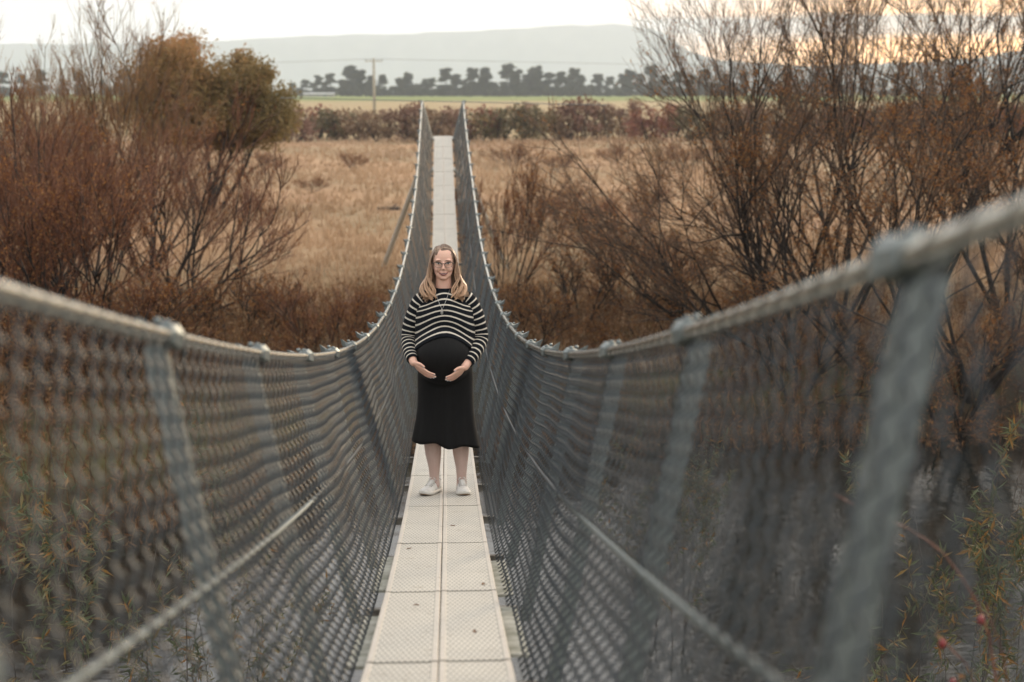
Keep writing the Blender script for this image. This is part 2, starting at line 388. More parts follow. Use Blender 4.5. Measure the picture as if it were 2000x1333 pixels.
groove = t.math('MULTIPLY', t.ramp(t.math('ABSOLUTE', fy), [(0.42, 0.0), (0.48, 1.0)]), inner)
wv = t.coord('Position'); dirt = t.noise(wv, 3.0, 5, 0.65); fine = t.noise(wv, 60, 3)
base = t.mix(t.ramp(dirt, [(0.35, 0.0), (0.7, 1.0)]), (0.60, 0.57, 0.50), (0.50, 0.48, 0.43))
base = t.mix(t.math('MULTIPLY', t.rand(), 0.5), base, (0.54, 0.515, 0.455))
stain = t.ramp(t.noise(wv, 7.0, 5, 0.7), [(0.57, 0.0), (0.70, 0.45)]); base = t.mix(stain, base, (0.40, 0.37, 0.31))
flange = t.mix(inner, t.ramp(fine, [(0.3, (0.47, 0.435, 0.38)), (0.7, (0.57, 0.53, 0.47))]), base)
lich = t.ramp(t.noise(wv, 22, 4, 0.6), [(0.64, 0.0), (0.70, 1.0)])
c = t.mix(t.math('MULTIPLY', groove, 0.30), flange, (0.22, 0.22, 0.21)); c = t.mix(t.math('MULTIPLY', hole, 0.68), c, (0.14, 0.145, 0.14)); c = t.mix(t.math('MULTIPLY', lich, 0.6), c, (0.24, 0.20, 0.14))
t.bump(t.math('SUBTRACT', t.math('ADD', dome, t.math('MULTIPLY', fine, 0.15)), t.math('MULTIPLY', hole, 1.2)), 0.8, 0.006)
panel_m = t.fin(c, 0.62, 0.0, 0.4)

bridge = empty('suspension_footbridge', (0, 0, 0))
tag(bridge, 'narrow wire suspension footbridge with pale two-panel deck and chain-link sides', 'footbridge')

# deck panels: a tray with a slightly crowned tread and turned-down flanges (one mesh shared)
pw, pl = HALF - 0.004, BAY - 0.004
prof = np.array([(-pw/2, -0.05), (-pw/2, -0.004), (-pw/2 + 0.004, 0), (-pw/2 + 0.020, 0), (-pw/2 + 0.023, -0.003), (pw/2 - 0.023, -0.003), (pw/2 - 0.020, 0), (pw/2 - 0.004, 0), (pw/2, -0.004), (pw/2, -0.05), (pw/2 - 0.004, -0.05), (pw/2 - 0.004, -0.012), (-pw/2 + 0.004, -0.012), (-pw/2 + 0.004, -0.05)])
def extrude_prof(prof, y0, y1):
    n = len(prof); V = np.array([(x, y0, z) for x, z in prof] + [(x, y1, z) for x, z in prof])
    F = [np.array([[i, (i + 1) % n, n + (i + 1) % n, n + i] for i in range(n)])[:, ::-1]]
    T = []
    for a, b, c_, d in ((0, 1, 12, 13), (1, 2, 12, 12), (2, 3, 12, 12), (3, 4, 12, 12), (4, 5, 11, 12), (5, 6, 11, 11), (6, 7, 11, 11), (7, 8, 11, 11), (8, 9, 10, 11)):
        tri = [a, b, c_, d] if c_ != d else [a, b, c_]
        T.append(tri)
    F.append(np.array([q for q in T if len(q) == 4])); F.append(np.array([[i + n for i in q][::-1] for q in T if len(q) == 4]))
    F.append(np.array([q for q in T if len(q) == 3])); F.append(np.array([[i + n for i in q][::-1] for q in T if len(q) == 3]))
    return V, F
pm = MB(); pm.add(*extrude_prof(prof, -pl / 2, pl / 2)); pme = pm.mesh('deck_panel'); pme.materials.append(panel_m)
jr = random.Random(4)
JO = 4.50 - 4 * BAY
k = 0; y = JO
while y < Y1 - 0.2:
    ya, yb = y, y + BAY; za, zb = float(deck_z(ya)), float(deck_z(yb)); ym = (ya + yb) / 2
    sl = math.atan2(zb - za, yb - ya)
    for s in (-1, 1):
        o = link('deck_panel', pme, bridge, None, (float(xc(ym)) + s * HALF / 2 + jr.uniform(-.001, .001), ym, (za + zb) / 2 + jr.uniform(-.002, .0015)), (sl, 0, jr.uniform(-.001, .001)))
    y += BAY; k += 1
Y1 = y
# transoms (angle irons) + side plates under the deck
tme = MB().box((0, 0, 0.0), (0.66, 0.05, 0.006)).box((0, 0.022, -0.025), (0.66, 0.006, 0.05)).mesh('transom'); tme.materials.append(angle_m)
sideplate_m = mottled('side_plate', (0.16, 0.165, 0.13), (0.36, 0.36, 0.32), 9, 0.85, bump=0.3, coord='Position')
spm = MB().box((0, 0, 0), (0.085, 0.98, 0.012)).mesh('side_plate'); spm.materials.append(sideplate_m)
npost = int((Y1 - POST0) / BAY) + 1
post_ys = [POST0 + BAY * i for i in range(-2, npost) if POST0 + BAY * i < Y1]
def slope(y): return math.atan2(float(deck_z(y + .05) - deck_z(y - .05)), 0.1)
for y in post_ys:
    link('transom', tme, bridge, None, (float(xc(y)), y - 0.12, float(deck_z(y - 0.12)) - 0.058), (slope(y), 0, 0))
    ym = y + BAY * 0.47
    for s in (-1, 1):
        if y > 7.2 or y < 0 or jr.random() < 0.2: continue
        link('side_plate', spm, bridge, None, (float(xc(ym)) + s * (HALF + 0.034 + jr.uniform(-.004, .006)), ym + jr.uniform(-.06, .06), float(deck_z(ym)) - 0.046), (slope(ym), R(s * jr.uniform(-2, 3)), R(jr.uniform(-.5, .5))))
# posts: L-section from transom end up to the rail, outside the wire
for y in post_ys:
    zr, zd = float(rail_z(y)), float(deck_z(y)); cx = float(xc(y))
    for s in (-1, 1):
        top = Vector((cx + s * (RW + 0.018), y + 0.02, zr - 0.015)); bot = Vector((cx + s * 0.345, y - 0.10, zd - 0.10))
        ax = (top - bot).normalized(); L = (top - bot).length
        yv = Vector((0, 1, 0)); yv = (yv - ax * yv.dot(ax)).normalized(); xv = yv.cross(ax)
        M = np.array([[xv.x, yv.x, ax.x], [xv.y, yv.y, ax.y], [xv.z, yv.z, ax.z]])
        mb = MB(); mid = (top + bot) / 2
        mb.box((0, 0, 0), (0.006, 0.050, L), None); mb.box((s * 0.022, -0.022, 0), (0.038, 0.006, L - 0.002), None)
        V = np.vstack(mb.v) @ M.T + np.array(mid)
        me = mesh_np('post', V, [np.vstack(f) for f in mb.f.values()]); me.materials.append(steel)
        link('post', me, bridge)
# rail cables and their helical lacing, clamps
ys = np.linspace(Y0, Y1, 260)
t = NT('rail_cable'); v = t.coord('Position'); nz = t.noise(v, 120, 2); nz2 = t.noise(v, 5, 3)
railm = t.fin(t.mix(nz2, t.ramp(nz, [(0.3, (0.40, 0.42, 0.39)), (0.7, (0.66, 0.64, 0.58))]), (0.58, 0.57, 0.52)), 0.26, 1.0)
for s in (-1, 1):
    c0 = np.stack([xc(ys) + s * RW, ys, rail_z(ys)], -1)
    MB().tube(c0, 0.0150, 10).build('rail_cable', railm, bridge, True)
    yy = np.arange(Y0, 16.0, 0.006); ph = yy * 2 * np.pi / 0.11
    hel = np.stack([xc(yy) + s * RW + 0.0156 * np.cos(ph), yy, rail_z(yy) + 0.0156 * np.sin(ph)], -1)
    MB().tube(hel, 0.0016, 3).build('lacing_wire', wire_m, bridge, True)
    # deck carrying cable under the panels, and the mid-height strand
    MB().tube(np.stack([xc(ys) + s * 0.20, ys, deck_z(ys) - 0.078], -1), 0.012, 6).build('deck_cable', angle_m, bridge, True)
    fr = 0.50
    def midp(y): return np.stack([xc(y) + s * (RW + (0.28 - RW) * fr + 0.024), y, rail_z(y) * (1 - fr) + deck_z(y) * fr], -1)
    mb = MB(); yn_ = np.arange(Y0, 5.0, 0.010); yf = np.linspace(5.0, Y1, 160)
    for j in range(3):
        ph = yn_ * 2 * np.pi / 0.075 + j * 2 * np.pi / 3
        h = midp(yn_); h[:, 0] += 0.0040 * np.cos(ph); h[:, 2] += 0.0040 * np.sin(ph); mb.tube(h, 0.0042, 5)
    mb.build('mid_cable', steel, bridge, True); MB().tube(midp(yf), 0.0060, 6).build('mid_cable', wire_m, bridge, True)
cl = MB()
prof = [(-0.020, -0.022), (-0.022, 0.006), (-0.010, 0.021), (0.010, 0.022), (0.030, 0.012), (0.062, 0.030), (0.050, -0.006), (0.020, -0.024)]
for yo, w in ((0, 0.075),):
    n = len(prof); ring = lambda yv, k=1.0: np.array([(x * k, yv, z * k) for x, z in prof])
    cl.loft([ring(-w / 2, 0.80), ring(-w / 2 + 0.008), ring(w / 2 - 0.03, 1.06), ring(w / 2 - 0.008, 1.35), ring(w / 2, 1.1)])
cl.ellipsoid((0.004, -0.018, 0.026), (0.011, 0.011, 0.008), 8, 5); cl.ellipsoid((0.030, 0.012, 0.030), (0.010, 0.010, 0.009), 8, 5)
clme = cl.mesh('cable_clamp'); clme.materials.append(steel)
for y in post_ys:
    for s in (-1, 1):
        o = link('cable_clamp', clme, bridge, None, (float(xc(y)) + s * RW, y, float(rail_z(y)) + 0.004), (slope(y) + jr.uniform(-.05, .05), R(jr.uniform(-8, 8)), 0)); o.scale = (s * 0.98, 0.95, 0.95)

# chain-link: every zig-zag wire is real, hooked to its neighbours
PITCH_W = 0.050; NR = 22
yk = np.arange(Y0 + 0.1, Y1 - 0.05, PITCH_W)
for s in (-1, 1):
    N = len(yk); K = 4; nr = np.arange(NR * K + 1)
    row = nr // K; fr_ = (nr % K) / float(K); tt = nr / float(NR * K)
    sgn = np.where(np.arange(N) % 2 == 0, 1.0, -1.0)[:, None]
    zig = np.where(row % 2 == 0, 1.0, -1.0)
    off = zig * (1 - 2 * fr_) * 1.03                              # corner to corner within a row
    bow = s * (0.0125 * np.sin(np.pi * fr_) - 0.004)              # every straight bows the way the wire was wound
    slack = 0.012 * np.sin(yk * 2.1 + s)[:, None] * np.sin(np.pi * tt)[None] + 0.010 * (vnoise(yk[:, None] * np.ones_like(tt)[None], tt[None] * 3 * np.ones_like(yk)[:, None], 1.3, 5 + s) - 0.5)
    Yw = yk[:, None] + sgn * off[None] * PITCH_W * 0.53 + 0.004 * np.sin(yk * 0.9)[:, None] - 0.10 * tt[None] + 0.02 * np.sin(yk * 0.37 + 1)[:, None] * tt[None]
    Xl = RW + 0.006 + (0.280 - RW) * tt
    outw = 0.010 * np.sin(np.pi * tt) + slack
    zz_ = rail_z(yk)[:, None] * (1 - tt)[None] + (deck_z(yk)[:, None] - 0.035) * tt[None]
    zz_ = zz_ + 0.006 * np.sin(yk * 5.1)[:, None] * np.sin(np.pi * tt)[None]
    Xw = xc(yk)[:, None] + s * (Xl[None] + outw + bow[None])
    V, F = tubes(np.stack([Xw, Yw, zz_], -1), np.full((N, len(nr)), 0.0029), 3, cap=False)
    me = mesh_np('chain_link_wire', V, F, True); me.materials.append(wire_m)
    tag(link('chain_link_wire', me, bridge), kind='stuff')

# far portal: splayed legs, braces, cross bar with guys
yE = Y1
zE = float(deck_z(yE)); xE = float(xc(yE))
for s in (-1, 1):
    foot = np.array((xE + s * 1.85, yE + 2.6, float(ground_z(xE + s * 1.85, yE + 2.6)) - 0.1)); top = np.array((xE + s * 0.30, yE + 0.05, zE - 0.05))
    MB().tube([foot, top], 0.075, 8).build('support_leg', cable_m, bridge)
    for f1, z2 in ((0.62, -0.85), (0.55, -1.75)):
        a = foot + (top - foot) * f1; b = np.array((xE + s * 0.16, yE + 0.9, a[2] + (0.75 if f1 > .6 else 0.0)))
        MB().tube([a, b], 0.06, 6).build('brace', cable_m, bridge)
    MB().tube([(xE + s * 0.16, yE + 1.0, float(ground_z(xE, yE + 1)) - 0.1), (xE + s * 0.16, yE + 0.05, zE - 0.06)], 0.05, 8).build('support_leg', steel, bridge)
    zt = float(rail_z(yE)); MB().tube([(xE + s * RW, yE + 0.04, zt + 0.02), (xE + s * 0.30, yE + 0.04, zE - 0.08)], 0.028, 8).build('end_post', steel, bridge)
zt = float(rail_z(yE))
MB().tube([(xE - 4.4, yE + 0.1, zt + 0.10), (xE, yE + 0.1, zt + 0.0), (xE + 4.5, yE + 0.1, zt - 0.10)], 0.012, 6).build('stay_bar', steel, bridge)
for s in (-1, 1):
    MB().tube([(xE + s * 4.4, yE + 0.1, zt - s * 0.10), (xE + s * 5.6, yE + 5.0, 0.0)], 0.004, 4).build('guy_wire', steel, bridge)
# landing block under the far end
MB().box((xE, yE + 1.0, float(ground_z(xE, yE + 1)) + 0.05), (0.7, 0.5, 0.4)).build('footing', sideplate_m, bridge)

# a few dead leaves blown onto the deck
lr = random.Random(17); leaf_dm = mottled('dead_leaf', (0.10, 0.05, 0.025), (0.20, 0.10, 0.045), 60, 0.8)
lv = np.array([(0, -0.020, 0.001), (0.007, -0.006, 0.004), (0.006, 0.010, 0.005), (0, 0.022, 0.002), (-0.006, 0.010, 0.006), (-0.007, -0.006, 0.005), (0, 0.0, 0.0015)])
lme = mesh_np('fallen_leaf', lv, [np.array([[i, (i + 1) % 6, 6] for i in range(6)])], True); lme.materials.append(leaf_dm)
for x, y, sc_, lab in ((0.13, 5.0, 1.0, 'dead leaf on the right deck panel, nearest the camera'), (-0.10, 5.6, 0.8, 'dead leaf on the left deck panel, nearest the camera'), (0.19, 6.1, 1.1, 'dead leaf at the right deck edge, second panel from the bottom'),
                       (-0.17, 7.2, 0.9, 'dead leaf near the left deck edge, halfway to the woman'), (0.06, 8.0, 0.9, 'dead leaf beside the centre seam, closest to her shoes')):
    o = link('fallen_leaf', lme, None, None, (float(xc(y)) + x, y, float(deck_z(y)) - 0.001), (slope(y), 0, lr.uniform(0, 6.28))); o.scale = (sc_,) * 3
    tag(o, lab, 'leaf', 'dead leaves on the bridge deck')

# ------------------------------------------------------------------ the woman
WY = 9.42; WZ = float(deck_z(WY)) + 0.001; WX = 0.0
person = empty('person', (WX, WY, WZ))
tag(person, 'pregnant woman in glasses, striped jumper and black skirt standing on the bridge deck', 'person')
SL = slope(WY)

def skin_capsule(mb, pts, rad, sides=12):
    """closed tapered limb with round ends"""
    pts = np.asarray(pts, float); rad = np.asarray(rad, float)
    d0 = unit_(pts[0] - pts[1]); d1 = unit_(pts[-1] - pts[-2])
    P = np.vstack([pts[0] + d0 * rad[0] * 0.98, pts[0] + d0 * rad[0] * 0.75, pts, pts[-1] + d1 * rad[-1] * 0.75, pts[-1] + d1 * rad[-1] * 0.98])
    r = np.concatenate([[rad[0] * 0.15, rad[0] * 0.66], rad, [rad[-1] * 0.66, rad[-1] * 0.15]])
    mb.tube(P, r, sides)
def unit_(a): return np.asarray(a, float) / np.linalg.norm(a)

bod = MB(); HX = -0.006
# torso + pelvis (under the clothes)
bod.ellipsoid((0, 0.03, 0.92), (0.155, 0.11, 0.13)); bod.ellipsoid((0, 0.02, 1.10), (0.135, 0.095, 0.16)); bod.ellipsoid((0, 0.01, 1.27), (0.155, 0.095, 0.14))
bod.ellipsoid((-0.012, -0.085, 0.98), (0.15, 0.15, 0.165))
skin_capsule(bod, [(-0.145, 0.015, 1.335), (0, 0.02, 1.37), (0.145, 0.015, 1.335)], [0.042, 0.056, 0.042])
# neck, head
skin_capsule(bod, [(0, 0.025, 1.36), (HX, 0.014, 1.43), (HX, 0.014, 1.53)], [0.066, 0.054, 0.050], 16)
hz_ = np.array([1.473, 1.478, 1.486, 1.498, 1.515, 1.535, 1.555, 1.58, 1.605, 1.63, 1.65, 1.667, 1.680, 1.688, 1.691])
hw_ = np.array([0.010, 0.025, 0.038, 0.0495, 0.0595, 0.0660, 0.0700, 0.0720, 0.0725, 0.0690, 0.0640, 0.0545, 0.0400, 0.0220, 0.006])
hf_ = np.array([-0.050, -0.066, -0.0745, -0.0765, -0.0755, -0.0760, -0.0780, -0.0770, -0.0780, -0.0750, -0.0680, -0.0560, -0.0380, -0.0150, 0.004])
hbk = np.array([-0.030, -0.010, 0.010, 0.028, 0.050, 0.075, 0.092, 0.104, 0.108, 0.104, 0.096, 0.084, 0.068, 0.046, 0.022])
zz_h = np.linspace(1.473, 1.691, 40); th_h = np.arange(36) * 2 * np.pi / 36; hr = []
for z in zz_h:
    w, f, b_ = (np.interp(z, hz_, q) for q in (hw_, hf_, hbk)); cyy = np.clip(0.2 * b_ + 0.8 * (f + b_) / 2, f + 0.004, b_ - 0.004)
    ca, sa = np.cos(th_h), np.sin(th_h); k = (np.abs(ca) ** 2.25 + np.abs(sa) ** 2.25) ** (-1 / 2.25)
    hr.append(np.stack([HX + w * ca * k, cyy + np.where(sa < 0, cyy - f, b_ - cyy) * sa * k, np.full(36, z)], -1))
bod.loft(hr)
for s in (-1, 1):
    bod.ellipsoid((HX + s * 0.036, -0.056, 1.547), (0.022, 0.024, 0.020), 14, 10)   # cheeks
    bod.ellipsoid((HX + s * 0.030, -0.066, 1.606), (0.024, 0.012, 0.009), 12, 8)    # brow
    bod.ellipsoid((HX + s * 0.071, 0.020, 1.565), (0.009, 0.018, 0.029), 12, 8)     # ears
    bod.ellipsoid((HX + s * 0.009, -0.089, 1.549), (0.0075, 0.008, 0.0065), 8, 6)   # nostrils
bod.ellipsoid((HX, -0.063, 1.489), (0.022, 0.016, 0.014), 14, 10)                   # chin
skin_capsule(bod, [(HX, -0.072, 1.596), (HX, -0.084, 1.574), (HX, -0.094, 1.555)], [0.008, 0.0085, 0.010], 10)
bod.ellipsoid((HX, -0.073, 1.523), (0.026, 0.010, 0.010), 12, 8); bod.ellipsoid((HX, -0.072, 1.511), (0.022, 0.010, 0.008), 12, 8)
# legs
for s, kx, ax in ((-1, -0.090, -0.080), (1, 0.100, 0.106)):
    skin_capsule(bod, [(s * 0.078, 0.03, 0.86), (s * 0.085, 0.025, 0.66), (kx, 0.012, 0.47), (kx, 0.018, 0.41), (kx, 0.034, 0.335), (kx * 0.6 + ax * 0.4, 0.038, 0.27), (ax, 0.032, 0.17), (ax, 0.030, 0.10), (ax, 0.020, 0.045)], [0.085, 0.080, 0.058, 0.052, 0.0590, 0.055, 0.039, 0.033, 0.036], 16)
# arms and hands
ARM = {}
ARM[-1] = [(-0.152, 0.012, 1.322), (-0.212, 0.018, 1.20), (-0.240, 0.010, 1.075), (-0.232, -0.095, 1.000), (-0.208, -0.190, 0.945)]
ARM[1] = [(0.152, 0.012, 1.322), (0.212, 0.018, 1.20), (0.236, 0.005, 1.070), (0.190, -0.110, 0.985), (0.128, -0.215, 0.915)]
NAILS = []
for s in (-1, 1):
    skin_capsule(bod, ARM[s], [0.052, 0.043, 0.040, 0.034, 0.027], 12)
def hand(w, tip, thumb_tip, normal, tag_):
    """w wrist, tip middle-finger tip, normal points away from the belly (back of hand)"""
    w, tip, tt_ = map(lambda q: np.array(q, float), (w, tip, thumb_tip)); n = unit_(normal)
    ax = unit_(tip - w); n = unit_(n - ax * n.dot(ax)); side = np.cross(ax, n)
    if side[2] < 0: side = -side                      # side: towards the index finger (upwards)
    L = np.linalg.norm(tip - w); pl = L * 0.50
    M = np.stack([ax, side, n], 1)
    bod.ellipsoid(w + ax * pl * 0.58, (pl * 0.66, 0.037, 0.0135), 14, 10, M)
    bod.ellipsoid(w + ax * pl * 0.35 + side * 0.014, (pl * 0.45, 0.022, 0.016), 12, 8, M)
    for j, (o, ln, r) in enumerate(((0.0315, 0.93, 0.0074), (0.0105, 1.0, 0.0076), (-0.0105, 0.95, 0.0073), (-0.0310, 0.78, 0.0064))):
        k0 = w + ax * pl * (0.95 - 0.05 * abs(j - 1)) + side * o * 0.88
        fl = (L - pl) * ln
        d1 = unit_(ax + side * o * 1.6 - n * 0.10); d2 = unit_(ax + side * o * 0.8 - n * 0.38); d3 = unit_(ax - n * 0.62)
        p1 = k0 + d1 * fl * 0.44; p2 = p1 + d2 * fl * 0.32; p3 = p2 + d3 * fl * 0.22
        skin_capsule(bod, [k0 - ax * 0.012, k0, p1, p2, p3], [r * 1.05, r * 1.08, r * 1.02, r * 0.94, r * 0.80], 8)
        NAILS.append((p3 + n * r * 0.74 + d3 * 0.001, d3, n, r))
    b0 = w + ax * pl * 0.22 + side * 0.026; b1 = b0 + (tt_ - b0) * 0.48 + side * 0.008; 
    skin_capsule(bod, [b0, b1, tt_], [0.0125, 0.0095, 0.0078], 10)
    NAILS.append((tt_ + n * 0.006, unit_(tt_ - b1), n, 0.0085))
hand((-0.204, -0.196, 0.940), (-0.073, -0.262, 0.835), (-0.138, -0.252, 0.928), (-0.45, -0.62, -0.55), 'r')
hand((0.124, -0.222, 0.910), (0.012, -0.272, 0.822), (0.062, -0.285, 0.907), (0.40, -0.66, -0.55), 'l')
bme = bod.mesh('body')
tmp = bpy.data.objects.new('tmp_body', bme); COL.objects.link(tmp)
rm = tmp.modifiers.new('r', 'REMESH'); rm.mode = 'VOXEL'; rm.voxel_size = 0.0032; rm.use_smooth_shade = True
sm = tmp.modifiers.new('s', 'SMOOTH'); sm.factor = 0.5; sm.iterations = 2
dg = bpy.context.evaluated_depsgraph_get(); dg.update()
body_me = bpy.data.meshes.new_from_object(tmp.evaluated_get(dg)); bpy.data.objects.remove(tmp, do_unlink=True)
body_me.name = 'body'
t = NT('skin'); oc = t.coord('Object'); s3 = t.n('ShaderNodeSeparateXYZ'); t.l(oc, s3.inputs[0])
nz = t.noise(oc, 22, 3); fine = t.noise(oc, 160, 2)
facec = t.mix(t.ramp(nz, [(0.4, 0.0), (0.7, 0.45)]), (0.70, 0.44, 0.335), (0.73, 0.405, 0.315))
legc = t.mix(t.ramp(nz, [(0.4, 0.0), (0.7, 0.5)]), (0.54, 0.40, 0.35), (0.50, 0.34, 0.295))
c = t.mix(t.ramp(s3.outputs[2], [(0.5, 0.0), (0.7, 1.0)]), legc, facec)
t.bump(fine, 0.08, 0.002); t.b.inputs['Subsurface Weight'].default_value = 0.08; t.b.inputs['Subsurface Radius'].default_value = (0.012, 0.005, 0.003)
skin_m = t.fin(c, 0.48, 0, 0.4)
body_me.materials.clear(); body_me.materials.append(skin_m)
body_me.polygons.foreach_set('use_smooth', np.ones(len(body_me.polygons), dtype=bool))
body = link('body', body_me, person)
nv = len(body_me.vertices); co = np.empty(nv * 3); body_me.vertices.foreach_get('co', co); co = co.reshape(-1, 3)
bvh = BVHTree.FromPolygons([tuple(v) for v in co], [tuple(p.vertices) for p in body_me.polygons])
def face_y(x, z, default=-0.085):
    h = bvh.ray_cast(Vector((x, -0.6, z)), Vector((0, 1, 0)))
    return h[0].y if h[0] is not None else default
def on_face(pts, lift): return np.array([(x, face_y(x, z) - lift, z) for x, z in pts])

# face details
eyew = mottled('eye_white', (0.62, 0.60, 0.58), (0.70, 0.68, 0.66), 50, 0.25); irism = mottled('iris', (0.035, 0.030, 0.025), (0.07, 0.065, 0.055), 300, 0.2)
lashm = mottled('lash', (0.018, 0.012, 0.010), (0.03, 0.02, 0.016), 50, 0.7); browm = mottled('brow', (0.12, 0.065, 0.042), (0.18, 0.10, 0.065), 90, 0.8)
lipm = mottled('lips', (0.16, 0.028, 0.036), (0.22, 0.045, 0.05), 60, 0.35); toothm = mottled('teeth', (0.56, 0.52, 0.46), (0.62, 0.58, 0.52), 60, 0.3)
for s in (-1, 1):
    ex, ez = HX + s * 0.0315, 1.5845
    y0 = face_y(ex, ez)
    n_ = 14; top = [(ex + 0.0145 * math.cos(a), ez + 0.0050 * math.sin(a) * (1.15 if math.sin(a) > 0 else 0.75)) for a in np.linspace(0, 2 * math.pi, n_, endpoint=False)]
    P = on_face(top, 0.0012); cpt = np.array([[ex, y0 - 0.0035, ez]]); eb = MB(); eb.add(np.vstack([P, cpt]), [np.array([[i, (i + 1) % n_, n_] for i in range(n_)])])
    e = eb.build('eye', eyew, person, True)
    MB().ellipsoid((ex, y0 - 0.0035, ez + 0.0003), (0.0052, 0.0022, 0.0050), 12, 8).build('iris', irism, e, True)
    MB().tube(on_face([(ex + 0.016 * q, ez + 0.0058 - 0.0050 * q * q + 0.0012 * s * q) for q in np.linspace(-1, 1, 9)], 0.0018), [0.0006, 0.0012, 0.0016, 0.0018, 0.0019, 0.0018, 0.0016, 0.0012, 0.0006], 6).build('eyelash', lashm, e, True)
    MB().tube(on_face([(ex + 0.020 * q, ez + 0.0205 - 0.0050 * q * q - 0.0022 * s * q) for q in np.linspace(-1, 1, 9)], 0.0006), np.array([1.2, 2.0, 2.4, 2.5, 2.5, 2.4, 2.0, 1.5, 0.8]) * 0.0011, 6).build('eyebrow', browm, person, True)
# smiling mouth: upper and lower lip with a sliver of teeth
mz = 1.5190
def lipline(dz, w, curve): return [(HX + w * q, mz + dz + curve * q * q) for q in np.linspace(-1, 1, 11)]
env = np.sqrt(np.clip(1 - np.linspace(-1, 1, 11) ** 2, 0.03, 1))
mth = MB().tube(on_face(lipline(-0.0085, 0.030, 0.0150), 0.0012), 0.0046 * env, 8).tube(on_face(lipline(0.0028, 0.035, 0.0050), 0.0008), 0.0028 * env, 8).build('lips', lipm, person, True)
MB().tube(on_face(lipline(-0.0022, 0.0260, 0.0072), 0.0006), 0.0024 * env, 6).build('teeth', toothm, mth, True)
nosm = lashm
# glasses
frame_m = mottled('dark_glasses_frame', (0.012, 0.012, 0.013), (0.03, 0.028, 0.026), 40, 0.3); rim_m = mottled('pale_glasses_rim', (0.10, 0.095, 0.085), (0.20, 0.18, 0.15), 40, 0.3)
gl = empty('glasses_pivot'); bpy.data.objects.remove(gl, do_unlink=True)
gy = face_y(HX, 1.583) - 0.004
def rim(s):
    P = []
    for a in np.linspace(0, 2 * math.pi, 32, endpoint=False):
        ca, sa = math.cos(a), math.sin(a); k = (abs(ca) ** 3 + abs(sa) ** 3) ** (-1 / 3)
        x = 0.0265 * ca * k; z = 0.0190 * sa * k
        if z > 0: z *= 0.78; x += 0.002 * s * z / 0.015
        x *= 1 - 0.16 * max(0, -z) / 0.019
        P.append((HX + s * 0.0350 + x, gy + 0.0 + 0.30 * max(0, abs(s * 0.035 + x) - 0.03), 1.5805 + z + 0.0015 * s * ca))
    return np.array(P)
gm_ = MB()
for s in (-1, 1):
    r_ = rim(s); gm_.tube(np.vstack([r_[:18], ]), 0.0027, 6)
    side_i = 0 if s > 0 else 16
    e0 = r_[0] if s > 0 else r_[16]
    gm_.tube([e0 + (0, 0, 0.006), (HX + s * 0.0745, gy + 0.030, 1.586), (HX + s * 0.078, 0.03, 1.584)], 0.0019, 6)
gm_.tube([(HX - 0.010, gy, 1.586), (HX, gy - 0.002, 1.588), (HX + 0.010, gy, 1.586)], 0.0018, 6)
glasses = gm_.build('glasses', frame_m, person, True)
gm2 = MB()
for s in (-1, 1):
    r_ = rim(s); gm2.tube(np.vstack([r_[16:], r_[:2]]), 0.0012, 6)
gm2.build('lower_rim', rim_m, glasses, True)
t = NT('lens'); t.t.nodes.remove(t.b); tp = t.n('ShaderNodeBsdfTransparent'); gs = t.n('ShaderNodeBsdfGlossy'); gs.inputs['Roughness'].default_value = 0.03
lw = t.n('ShaderNodeFresnel'); lw.inputs[0].default_value = 1.5; mx = t.n('ShaderNodeMixShader'); t.l(lw.outputs[0], mx.inputs[0]); t.l(tp.outputs[0], mx.inputs[1]); t.l(gs.outputs[0], mx.inputs[2]); t.l(mx.outputs[0], t.out.inputs[0])
for s in (-1, 1):
    r_ = rim(s); c0 = r_.mean(0) + (0, -0.001, 0); lb = MB(); lb.add(np.vstack([r_, c0]), [np.array([[i, (i + 1) % 32, 32] for i in range(32)])]); lb.build('lens', t.m, glasses, True)
# earring
pearl = mottled('pearl', (0.7, 0.68, 0.62), (0.78, 0.76, 0.72), 40, 0.25)
MB().ellipsoid((HX - 0.076, -0.004, 1.541), (0.0045,) * 3, 8, 6).build('earring', pearl, person, True)
# nails
nail_m = mottled('pale_nail', (0.60, 0.63, 0.68), (0.68, 0.70, 0.74), 60, 0.2)
for (p, d, n, r) in NAILS:
    d = unit_(d); n_ = unit_(np.asarray(n) - d * np.dot(n, d)); MB().ellipsoid(p, (0.0062, r * 0.72, 0.0016), 8, 6, np.stack([d, np.cross(n_, d), n_], 1)).build('fingernail', nail_m, person, True)

# hair ------------------------------------------------------------
t = NT('hair'); z3 = t.n('ShaderNodeSeparateXYZ'); t.l(t.coord('Object'), z3.inputs[0]); val = t.attr('val')
along = t.math('ADD', z3.outputs[2], t.math('MULTIPLY', t.math('SUBTRACT', val, 0.5), 0.10))
hc = t.ramp(t.math('MULTIPLY', t.math('SUBTRACT', along, 1.28), 2.4), [(0.0, (0.62, 0.40, 0.245)), (0.35, (0.53, 0.34, 0.215)), (0.62, (0.38, 0.25, 0.17)), (0.85, (0.24, 0.165, 0.12)), (1.0, (0.17, 0.12, 0.092))])
hc = t.mix(t.ramp(val, [(0.62, 0.0), (0.9, 0.7)]), hc, (0.55, 0.39, 0.26))
hc = t.mix(t.ramp(val, [(0.05, 0.6), (0.3, 0.0)]), hc, (0.085, 0.050, 0.034))
hair_m = t.fin(hc, 0.42, 0, 0.5)
g = np.random.default_rng(12)
hb_ = MB()
cap = MB(); cap.ellipsoid((HX, 0.022, 1.604), (0.0790, 0.098, 0.0905), 60, 40)
Vc = np.vstack(cap.v); Fc = cap.f
